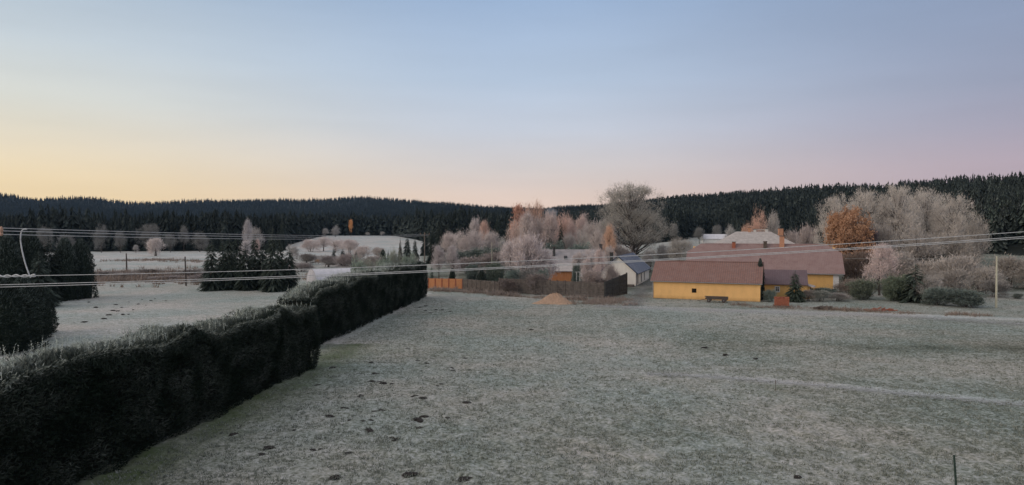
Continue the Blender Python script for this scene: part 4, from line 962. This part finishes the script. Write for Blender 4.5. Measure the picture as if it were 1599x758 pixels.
mb = MB(); gable_roof(mb, 4.6, 5, 2.35, 3.5, .4, .2, .12); mb.build('roof', M['paleroof'], ga)
for x in (.25, 1.65, 3.05):
    MB().box(x, x + 1.28, -.05, -.003, .05, 2.0).build('door', M['orange_wood'], ga)
# ---- pale roofed house behind
qA = at(1124, 160)
ph = empty('manor_house', (qA[0], qA[1], 0), R(-8)); tag(ph, 'pale roofed hipped house rising behind the red farmhouse roof', 'house')
mb = MB(); mb.box(0, 17, 0, 12, 0, 6.6); mb.build('wall', M['cream'], ph)
mb = MB(); gable_roof(mb, 17, 12, 6.6, 9.6, .6, .5, .2, full=5.2); pr = mb.build('roof', M['paleroof'], ph)
def phx(u, dl=6):
    c, s = math.cos(R(-8)), math.sin(R(-8)); kk = (u - CU) / F
    X0 = qA[0] - dl * s; Y0 = qA[1] + dl * c
    return (kk * Y0 - X0) / (c - kk * s)
for u_, w_, z_, m_ in ((1170, .6, 10.6, 'brick_or'), (1178.5, .55, 10.2, 'paint'), (1197, .6, 10.3, 'paint'), (1219, 1.0, 10.4, 'brick_or')):
    chimney(pr, phx(u_), 6, 8.6, z_, w_, M[m_])
xa, xb = phx(1179), phx(1196.5)
MB().box(xa + .3, xb - .3, 5.9, 6.1, 10.05, 10.2).build('roof_walkway', M['paint'], pr)
# far barn on the hillside meadow
fb = empty('field_shed', (*at(1098, 330), tz(*at(1098, 330))), R(-10)); tag(fb, 'long pale roofed shed on the meadow below the forest', 'shed')
mb = MB(); gable_walls(mb, 20, 8, 2.4, 4.2); mb.build('wall', M['white'], fb)
mb = MB(); gable_roof(mb, 20, 8, 2.4, 4.3, .5, .4); mb.build('roof', M['sheet'], fb)
window(fb, 9, .9, 1.6, 1.2, -.003, mull=False); window(fb, 14, .9, 1.6, 1.2, -.003, mull=False)
# ---- white arched tunnel
tA = at(494, 124)
tn = empty('polytunnel', (tA[0], tA[1], 0), R(32)); tag(tn, 'white frosted arched tunnel shelter behind the hedge', 'tunnel shelter')
Lt, Rt, Ht = 11.5, 3.1, 3.05; segs = 14; V = []; Fc = []
for i in range(13):
    x = Lt * i / 12; sg = .04 * math.sin(i * math.pi)  # hoops
    rr_ = 1 + (.012 if i % 2 == 0 else -.008)
    e = 1.0 if 0 < i < 12 else .985
    for j in range(segs + 1):
        a = math.pi * j / segs; V.append((x, Rt - math.cos(a) * Rt * rr_ * e, math.sin(a) ** .8 * Ht * rr_ * e if math.sin(a) > 0 else 0))
for i in range(12):
    for j in range(segs): a = i * (segs + 1) + j; Fc.append((a, a + segs + 1, a + segs + 2, a + 1))
o = mesh_obj('cover', V, Fc, M['sheet'], tn, True)
for i, x in ((0, -.01), (12, Lt + .01)):
    vs = [(x, v[1], v[2] * .99) for v in V[i * (segs + 1):(i + 1) * (segs + 1)]]
    mesh_obj('end_panel', vs, [tuple(range(len(vs)))], M['sheet'], tn)
for x in (2, 5, 8, 11): MB().tube([(x, -.06, 0), (x, -.06, .5)], .03, 6).build('anchor_post', M['metal'], tn)

# ================================================================ WALLS, FENCES
def fence_run(name, label, cat, P, Q, h, mat, npan, post_mat, t=.12, h2=None, cap=True):
    ya, L = frame_at(P, Q); r_ = empty(name, (P[0], P[1], tz(*P)), ya); tag(r_, label, cat)
    h2 = h2 or h
    for i in range(npan):
        x0, x1 = L * i / npan + .09, L * (i + 1) / npan - .09
        za, zb = h + (h2 - h) * (x0 / L), h + (h2 - h) * (x1 / L)
        rows = MB(); m = 7
        for k in range(m):
            a0, a1 = k / m, (k + 1) / m - .012
            b = len(rows.v); lo = .04
            rows.v += [(x0, 0, lo + (za - lo) * a0), (x1, 0, lo + (zb - lo) * a0), (x1, t, lo + (zb - lo) * a0), (x0, t, lo + (za - lo) * a0), (x0, 0, lo + (za - lo) * a1), (x1, 0, lo + (zb - lo) * a1), (x1, t, lo + (zb - lo) * a1), (x0, t, lo + (za - lo) * a1)]
            rows.f += [(b, b + 3, b + 2, b + 1), (b + 4, b + 5, b + 6, b + 7), (b, b + 1, b + 5, b + 4), (b + 1, b + 2, b + 6, b + 5), (b + 2, b + 3, b + 7, b + 6), (b + 3, b, b + 4, b + 7)]
        rows.build('panel', mat, r_)
    for i in range(npan + 1):
        x = L * i / npan; z = h + (h2 - h) * i / npan
        MB().box(x - .085, x + .085, -.05, t + .05, 0, z + .06).build('post', post_mat, r_)
    return r_
fence_run('board_fence', 'orange larch board fence at the end of the hedge', 'fence', gp(669, 450.5), gp(722, 451.5), 1.72, M['orange_wood'], 5, M['brick'])
fence_run('garden_wall', 'low brownish panel wall right of the orange fence', 'wall', gp(722.8, 452), gp(779, 457), 1.75, M['concrete'], 8, M['concrete'])
fence_run('garden_wall', 'long dark panel wall behind the sand heap', 'wall', gp(779.8, 457), gp(944, 466), 2.30, M['concrete'], 14, M['concrete'])
fence_run('garden_wall', 'dark side wall of the garden rising toward the white house', 'wall', gp(945, 466.3), gp(979, 459.5), 2.45, M['concrete_dark'], 3, M['concrete_dark'], h2=3.3)
# gate posts behind the wall
gt = empty('gate_frame', (*at(900.5, 118), 0)); tag(gt, 'white pipe frame standing behind the garden wall', 'gate frame')
MB().tube([(0, 0, 0), (0, 0, 3.0)], .04).build('post', M['paint'], gt); MB().tube([(.55, 0, 0), (.55, 0, 3.0)], .04).build('post', M['paint'], gt)
MB().tube([(-.3, 0, 3.0), (.65, 0, 3.02)], .04).build('crossbar', M['paint'], gt)

# ================================================================ SAND HEAP, BRICKS, CART
def mound(name, loc, rx, ry, h, mat, seed, label, cat, group=None, n=18, rot=0):
    rng = random.Random(seed); V = [(0, 0, h)]; Fc = []; rings = 9
    for i in range(1, rings + 1):
        t = i / rings; z = h * (.5 + .5 * math.cos(math.pi * t ** .95)) * (1 - .1 * t) if i < rings else -.15
        for k in range(n * 2):
            a = math.pi * k / n; w = 1 + .12 * math.sin(3 * a + seed) + .06 * rng.uniform(-1, 1)
            V.append((math.cos(a) * rx * t * w, math.sin(a) * ry * t * w, z * (1 + .2 * rng.uniform(-1, 1))))
    m = n * 2
    for k in range(m): Fc.append((0, 1 + k, 1 + (k + 1) % m))
    for i in range(rings - 1):
        for k in range(m): a = 1 + i * m + k; b = 1 + i * m + (k + 1) % m; Fc.append((a, a + m, b + m, b))
    o = mesh_obj(name, V, Fc, mat, None, True); o.location = loc; o.rotation_euler[2] = rot; return tag(o, label, cat, group)
p = gp(868, 475); mound('sand_heap', (p[0], p[1] + 1.2, 0), 3.1, 2.2, 1.3, M['sand'], 4, 'orange sand heap in front of the garden wall', 'sand heap')
p = gp(1221, 480)
bs = empty('brick_stack', (p[0], p[1], .03), R(-16)); tag(bs, 'stack of red bricks on a pallet before the annex', 'brick stack')
rng_ = random.Random(5); mb = MB()
for lay in range(6):
    for i in range(7):
        for j in range(3):
            if lay == 5 and rng_.random() < .4: continue
            x = -.88 + i * .255 + rng_.uniform(-.008, .008); y = j * .28; z = .16 + lay * .185
            mb.box(x, x + .24, y + rng_.uniform(0, .015), y + .265, z, z + .175)
mb.build('bricks', M['brick'], bs)
mb = MB()
for y in (0, .38, .74): mb.box(-.95, .95, y, y + .1, 0, .1)
for i in range(8): mb.box(-.95 + i * .245, -.77 + i * .245, 0, .84, .103, .135)
mb.build('pallet', M['wood'], bs)
# wooden wagon by the barn wall
p = gp(1101, 472.5)
wg = empty('wagon', (p[0], p[1], .02), yaw); tag(wg, 'old low wooden wagon parked against the yellow barn', 'wagon')
MB().box(0, 3.0, 0, 1.0, .42, .50).box(0, 3.0, -.03, -.003, .5, .62).box(0, 3.0, 1.003, 1.03, .5, .8).build('bed', M['wood'], wg)
mb = MB()
for i in range(8): mb.box(i * .42, i * .42 + .05, -.06, -.033, .42, .80)
mb.box(-.05, 3.05, -.07, -.03, .80, .90); mb.build('side_rails', M['wood'], wg)
for x in (.5, 2.5):
    for y in (-.1, 1.1):
        w_ = MB(); w_.tube([(x, y - .04, .3), (x, y + .04, .3)], .29, 16); wo = w_.build('wheel', M['bark'], wg)
        MB().tube([(x, y - .07, .3), (x, y + .07, .3)], .07, 10).build('hub', M['metal'], wo)
MB().tube([(0, .5, .4), (-1.1, .5, .12)], .04).build('drawbar', M['wood'], wg)
# debris by the lane
for i, (u_, v_, lab) in enumerate([(1288, 484, 'dark plank pile under the frosted shrubs beside the lane'), (1376, 487, 'reddish brown brushwood pile below the pink frosted tree'), (748, 455, 'dark heap of brushwood at the low garden wall')]):
    p = gp(u_, v_); rr2 = random.Random(i + 3); mb = MB(); ln = 2.6 if i else 1.6
    for k in range(34):
        a = rr2.uniform(-.5, .5); x0 = rr2.uniform(-ln, ln) * .6; y0 = rr2.uniform(0, 1.0); z0 = rr2.uniform(.03, .35) * (1 - abs(x0) / ln)
        l = rr2.uniform(.5, 1.1); mb.tube([(x0 - l * math.cos(a) / 2, y0 - l * math.sin(a) / 2, z0), (x0 + l * math.cos(a) / 2, y0 + l * math.sin(a) / 2, z0 + rr2.uniform(-.05, .25))], rr2.uniform(.02, .06), 5)
    o = mb.build('wood_pile', M['wood'] if i != 1 else M['brick'], None); o.location = (p[0], p[1], .03); tag(o, lab, 'wood pile')

# ================================================================ POLES AND WIRES
def pole(u, d, ztop, rad, mat, label, arm=None, rz=0, name='utility_pole', lean=0.0):
    X, Y = at(u, d); g = tz(X, Y); r_ = empty(name, (X, Y, g), rz); tag(r_, label, 'pole')
    H_ = ztop - g
    MB().tube([(0, 0, -.3), (lean * .5, 0, H_ * .5), (lean, 0, H_)], [rad, rad * .85, rad * .7], 10).build('shaft', mat, r_)
    if arm:
        for k, (w, dz) in enumerate(arm):
            MB().box(lean - w, lean + w, -.05 - rad, .05 - rad, H_ - dz - .05, H_ - dz + .05).build('crossarm', M['pole_wood'], r_)
            for s in (-.93, 0, .93):
                if s == 0 and k: continue
                x = lean + s * w; z = H_ - dz + .05; y = -rad
                MB().tube([(x, y, z), (x, y, z + .08), (x, y, z + .12), (x, y, z + .2), (x, y, z + .24)], [.02, .05, .035, .055, .02], 8).build('insulator', M['ceramic'], r_)
    return r_, Vector((X, Y, ztop))
pm, pmt = pole(663, 148, 9.6, .14, M['pole_wood'], 'wooden pole with wide crossarm rising behind the hedge end', arm=[(1.1, .5)], rz=R(35))
MB().tube([(-.9, -.16, 8.95), (0, -.12, 8.2)], .03).build('brace', M['pole_wood'], pm); MB().tube([(.9, -.16, 8.95), (0, -.12, 8.2)], .03).build('brace', M['pole_wood'], pm)
pole(197.5, 172, zat(396, 172), .19, M['bark'], 'thin dark pole in the left meadow, the farther of two', lean=-.1)
pole(290, 127, zat(401, 127), .16, M['bark'], 'thin dark pole in the left meadow, nearer the spruce clump', lean=-.15)
pp, ppt = pole(1557, 91.5, zat(400, 91.5), .14, M['pole_pale'], 'pale concrete pole beside the lane at the right edge')
pole(768, 150, zat(378, 150), .07, M['pole_pale'], 'thin white pole between the frosted belts')
# pole just left of the frame
XL, YL = at(-34, 35); pl, plt = pole(-34, 35, 10.25, .15, M['pole_wood'], 'wooden pole at the left edge with its crossarm reaching in')
plr = R(12); 
MB().box(-1.25, 1.30, -.19, -.09, 9.85, 9.97).build('crossarm', M['pole_wood'], pl)
for i, x in enumerate((-1.1, .2, 1.25)):
    MB().tube([(x, -.14, 9.73), (x, -.14, 9.82), (x, -.14, 9.9), (x, -.14, 10.0), (x, -.14, 10.12), (x, -.14, 10.2)], [.05, .085, .06, .09, .07, .03], 10).build('insulator', M['ceramic'], pl)
def wire(name, a, b, sag, r, mat, label, group=None, n=40, cat='power line'):
    a, b = Vector(a), Vector(b); pts = []
    for i in range(n + 1):
        t = i / n; q = a.lerp(b, t); q.z -= sag * 4 * t * (1 - t); pts.append(tuple(q))
    o = MB().tube(pts, r, 6).build(name, mat); return tag(o, label, cat, group)
PL = Vector((XL, YL, 0))
for i, (dx, z0, z1, off, nm) in enumerate([(.9, 10.13, 9.2, -1.0, 'uppermost'), (1.1, 9.98, 9.1, 0.0, 'middle'), (1.25, 9.80, 9.0, 1.0, 'lowest')]):
    e = pmt + Vector((off * math.cos(R(35)), off * math.sin(R(35)), 0)); e.z = z1
    wire('power_line', (PL.x + dx, PL.y - .14, z0), e, [.35, .42, .50][i], .019, M['wire'], f'{nm} frosted wire running from the left edge to the crossarm pole', 'wires to the crossarm pole')
# lower wires crossing the whole view
XR, YR = at(1730, 33)
pr_, _ = pole(1730, 33, 10.4, .15, M['pole_wood'], 'wooden pole beyond the right edge carrying the crossing wires', arm=[(.6, .4)])
wr_rows = [(7.72, 10.22, .44, .016, 'upper'), (7.28, 10.0, .36, .017, 'middle'), (7.16, 9.93, .32, .017, 'lower')]
for i, (z0, z1, sg, rr_, nm) in enumerate(wr_rows):
    wire('power_line', (PL.x - .02 + i * .02, PL.y - .15, z0), (XR + (i - 1) * .2, YR - .15, z1), sg, rr_, M['wire'], f'{nm} of the frosted wires sweeping across the whole view', 'wires crossing the whole view')
# twisted bundle at the left end
a0 = Vector((PL.x + .02, PL.y - .2, 7.74)); pts = []; pts2 = []
dv = (Vector((XR, YR, 10.2)) - Vector((PL.x, PL.y, 7.7))).normalized()
for i in range(90):
    t = i / 89 * 3.0; c = Vector((PL.x, PL.y - .15, 7.72)) + dv * t; c.z -= .05 * t * .6
    q = t * 7; pts.append(c + Vector((0, math.cos(q), math.sin(q))) * .06); pts2.append(c - Vector((0, math.cos(q), math.sin(q))) * .05)
mb = MB(); mb.tube(pts, .028, 6); mb.tube(pts2, .022, 6); o = mb.build('twisted_cable', M['wire']); tag(o, 'short twisted frosted cable bundle at the left edge', 'cable')
# jumper loop
d_j = 35.0
jp = [(42, 358), (36, 359), (33, 364), (32, 375), (34, 390), (38, 408), (43, 424), (47, 434)]
jp = [Vector((*at(u_, d_j), zat(v_, d_j))) for u_, v_ in jp]
cur = []
for k in range(len(jp) - 1):
    p0_, p1_, p2_, p3_ = jp[max(k - 1, 0)], jp[k], jp[k + 1], jp[min(k + 2, len(jp) - 1)]
    for s in range(6):
        t = s / 6; cur.append(.5 * ((2 * p1_) + (p2_ - p0_) * t + (2 * p0_ - 5 * p1_ + 4 * p2_ - p3_) * t * t + (3 * p1_ - p0_ - 3 * p2_ + p3_) * t ** 3))
cur.append(jp[-1])
o = MB().tube(cur, .032, 7).build('jumper_cable', M['wire']); tag(o, 'curved frosted cable dropping between the wires at the left', 'cable')
# thin wire from the pale pole
wire('power_line', (*at(1320, 108), zat(404, 108)), ppt - Vector((0, 0, .15)), .12, .022, M['wire_dark'], 'thin wire from the farmhouse to the pale pole', None)
wire('power_line', ppt - Vector((0, 0, .15)), (*at(1800, 80), 6.2), .15, .022, M['wire_dark'], 'thin wire leaving the pale pole past the right edge', None)
wire('power_line', (*at(290, 127), zat(402, 127)), (*at(197.5, 172), zat(397, 172)), .2, .018, M['wire_dark'], 'thin wire between the two dark poles in the left meadow', None)
# stakes in the field
p = gp(1211, 609); sk = MB().tube([(0, 0, -.1), (.01, 0, .5), (-.01, 0, .62)], [.03, .03, .022], 6).build('stake', M['pole_wood']); sk.location = (p[0], p[1], 0); tag(sk, 'short wooden stake in the field beside the pale path', 'stake')
p = gp(1494, 775); sk = MB().tube([(0, 0, -.1), (-.06, 0, .8), (-.12, 0, 1.55)], [.045, .04, .035], 7).build('stake', simple('painted_stake', (.025, .045, .035, 1), (.05, .08, .065, 1), 9)); sk.location = (p[0], p[1], 0); tag(sk, 'dark green stake at the bottom right of the field', 'stake')

# ================================================================ MOLEHILLS
mole_near = [(541,638),(514,650),(547,657),(565,658),(460,672),(427,673),(365,679),(497,687),(500,702),(613,684),(657,658),(656,669),(655,680),(663,651),(591,568),(573,581),(519,578),(495,602),(525,600),(580,596),(648,619),(624,544),(637,545),(665,568),(517,748),(646,740),(543,709),(591,645),(580,673),(407,710),(830,515),(733,556),(665,478),(681,484),(691,484),(672,489),(740,560),(704,575),(612,600),(560,620),(728,630),(700,652),(420,700),(640,660),(688,600),(1133,554),(1180,560),(1100,543),(1245,745),(730,750)]
_r = random.Random(12)
for (u_, v_) in list(mole_near):
    if 480 < u_ < 760:
        for _ in range(_r.choice((0, 1, 1, 2))): mole_near.append((u_ + _r.uniform(-14, 14), v_ + _r.uniform(-4, 4)))
mole_left = [(177,485),(184,486),(192,491),(201,491),(163,498),(170,492),(201,472),(216,475),(236,470),(222,468),(181,476),(116,505),(133,503),(139,472),(242,467),(259,470),(150,480),(208,484),(190,480),(228,477)]
def mole_mesh(seed):
    rr2 = random.Random(seed); V = []; Fc = []; n = 14
    V.append((rr2.uniform(-.05, .05), 0, .09))
    for i, (t, z) in enumerate([(.3, .085), (.6, .07), (.85, .03), (1.0, -.05)]):
        for k in range(n):
            a = 2 * math.pi * k / n; w = 1 + rr2.uniform(-.42, .42); V.append((math.cos(a) * t * .3 * w, math.sin(a) * t * .3 * w, z * (1 + rr2.uniform(-.35, .35))))
    for k in range(n): Fc.append((0, 1 + k, 1 + (k + 1) % n))
    for i in range(3):
        for k in range(n): a = 1 + i * n + k; b = 1 + i * n + (k + 1) % n; Fc.append((a, a + n, b + n, b))
    me = bpy.data.meshes.new('molehill'); me.from_pydata(V, [], Fc); me.materials.append(M['soil']); return me
mm = [mole_mesh(s) for s in range(4)]
for i, (u_, v_) in enumerate(mole_near + mole_left):
    p = gp(u_, v_); o = bpy.data.objects.new('molehill', mm[i % 4]); COL.objects.link(o); o.location = (p[0], p[1], .0)
    s = random.uniform(.35, .8) * (1.0 if i < len(mole_near) else 1.15); o.scale = (s * random.uniform(.9, 1.5), s, s); o.rotation_euler = (0, 0, random.uniform(-.6, .6))
    if i < len(mole_near): tag(o, 'small dark molehill scattered on the frosted field right of the hedge', 'molehill', 'molehills on the near field')
    else: tag(o, 'small dark molehill on the meadow beyond the near hedge', 'molehill', 'molehills on the left meadow')

# ================================================================ GRASS AND WEEDS
def tufts(name, x, y, ht, spread, nb, mat, label, frost=(.2, 1), seed=0, wd=.10):
    rng = np.random.default_rng(seed); n = len(x); z = terrain(x, y)
    i = np.repeat(np.arange(n), nb); m = len(i)
    P = np.stack([x[i] + rng.normal(size=m) * spread, y[i] + rng.normal(size=m) * spread, z[i] - .02 + (vnoise(x[i], y[i], 9, 9) - .5) * .12], 1)
    D = rng.normal(size=(m, 3)) * .45; D[:, 2] = 1
    V = slivers(rng, P, unit(D), ht[i] * rng.uniform(.5, 1.2, m), ht[i] * wd * rng.uniform(.7, 1.5, m))
    f = rng.uniform(*frost, m) * (.5 + .5 * rng.uniform(0, 1, n)[i]); fr = np.repeat(f, 3); fr[0::3] *= .4; fr[1::3] *= .4
    me = np_mesh(name, V, 3, fr.clip(0, 1), mat); o = bpy.data.objects.new(name, me); COL.objects.link(o); return tag(o, label, None, kind='stuff')
rng = np.random.default_rng(5)
N = 90000; d = np.exp(rng.uniform(math.log(24), math.log(104), N)); uu = rng.uniform(-80, 1680, N); x = (uu - CU) / F * d; y = d
hx = -14.6 + (y - 52) * .05
ok = (x > np.where(y < 53, -16.8 + (y - 27.6) * .097 + .3, -15.6 + (y - 62) * .07)) & (vnoise(x, y, .8, 61) > .3)
lane = np.interp(x, [12, 35, 48, 62], [90, 87, 83, 79]); ok &= ~((np.abs(y - lane) < 2.6) & (x > 10))
x, y = x[ok], y[ok]
tufts('grass', x, y, np.full(len(x), .10) * rng.uniform(.6, 1.5, len(x)), .06, 4, M['tuft'], 'short frosted grass tufts over the near field', (.15, 1), 1, wd=.28)
# frosted weeds along walls and lane
def band(pts, n, w, seed):
    g = np.random.default_rng(seed); P = np.array(pts); seg = g.integers(0, len(P) - 1, n); t = g.uniform(0, 1, n)
    q = P[seg] * (1 - t)[:, None] + P[seg + 1] * t[:, None] + g.normal(size=(n, 2)) * w
    return q[:, 0], q[:, 1]
bx, by = band([gp(670, 453), gp(720, 455), gp(780, 461), gp(860, 466.5), gp(940, 471), gp(975, 468)], 1500, .8, 3)
bx2, by2 = band([gp(905, 474), gp(940, 474), gp(985, 475)], 350, 1.1, 4)
bx = np.concatenate([bx, bx2]); by = np.concatenate([by, by2])
tufts('weeds', bx, by, rng.uniform(.12, .75, len(bx)) * (vnoise(bx, by, 1.6, 81) * 1.7).clip(.15, 1.5), .16, 9, M['reed'], 'dry frosted weeds along the garden wall', (.2, 1), 7, wd=.07)
bx, by = band([gp(1150, 477), gp(1200, 480), gp(1260, 482), gp(1330, 485), gp(1420, 490), gp(1540, 493)], 1100, .8, 5)
tufts('weeds', bx, by, rng.uniform(.1, .5, len(bx)) * (vnoise(bx, by, 2.2, 82) * 2).clip(.1, 1.6), .16, 8, M['reed'], 'dry brownish weeds between the lane and the farm buildings', (.0, .7), 8, wd=.08)
bx, by = band([at(60, 150), at(150, 152), at(230, 152), at(320, 152), at(470, 155)], 3600, 11, 6)
k = vnoise(bx, by * 2.5, 8, 71) > .5; bx, by = bx[k], by[k]
tufts('reeds', bx, by, rng.uniform(.5, 1.5, len(bx)), .3, 10, M['reed'], 'frosted reeds along the stream in the left meadow', (.0, .8), 9, wd=.10)
bx, by = band([at(180, 225), at(250, 230), at(330, 215)], 300, 3, 16)
tufts('reeds', bx, by, rng.uniform(.4, 1.0, len(bx)), .3, 10, M['reed'], 'frosted reeds around the willow in the left meadow', (.0, .8), 19, wd=.10)

# ================================================================ SMOKE
def smoke():
    m = bpy.data.materials.new('smoke'); m.use_nodes = True; nt = m.node_tree; nt.nodes.clear()
    out = nt.nodes.new('ShaderNodeOutputMaterial'); pv = nt.nodes.new('ShaderNodeVolumePrincipled')
    pv.inputs['Color'].default_value = (.62, .70, .80, 1)
    n = noise(nt, .7, 3); c = cramp(nt, n, [(.35, (0, 0, 0)), (.65, (1, 1, 1))])
    k = nt.nodes.new('ShaderNodeMath'); k.operation = 'MULTIPLY'; nt.links.new(c, k.inputs[0]); k.inputs[1].default_value = .55
    nt.links.new(k.outputs[0], pv.inputs['Density']); nt.links.new(pv.outputs[0], out.inputs['Volume'])
    import bmesh
    bm = bmesh.new(); bmesh.ops.create_icosphere(bm, subdivisions=4, radius=1)
    for v in bm.verts:
        p = v.co.copy(); q = .8 + .5 * float(vnoise(np.array([p.x * 2 + 3]), np.array([p.z * 2 + p.y]), .8, 2)[0]); v.co = p * q
        v.co.x *= 1.9 + .5 * p.z; v.co.y *= 1.6; v.co.z *= 1.7
    me = bpy.data.meshes.new('smoke'); bm.to_mesh(me); bm.free(); me.materials.append(m)
    o = bpy.data.objects.new('smoke', me); COL.objects.link(o); o.location = (*at(861, 210), zat(334, 210)); tag(o, 'pale blue chimney smoke above the frosted trees', 'smoke', kind='stuff')
smoke()

# ================================================================ HAZE
def haze():
    m = bpy.data.materials.new('haze'); m.use_nodes = True; nt = m.node_tree; nt.nodes.clear()
    out = nt.nodes.new('ShaderNodeOutputMaterial'); pv = nt.nodes.new('ShaderNodeVolumePrincipled')
    pv.inputs['Color'].default_value = (.42, .66, 1.0, 1); pv.inputs['Density'].default_value = 0.00005
    nt.links.new(pv.outputs[0], out.inputs['Volume'])
    mb = MB().box(-3800, 3800, -3800, 3800, -12, 260); o = mb.build('haze', m); tag(o, 'thin blue morning haze filling the valley', kind='stuff')
haze()
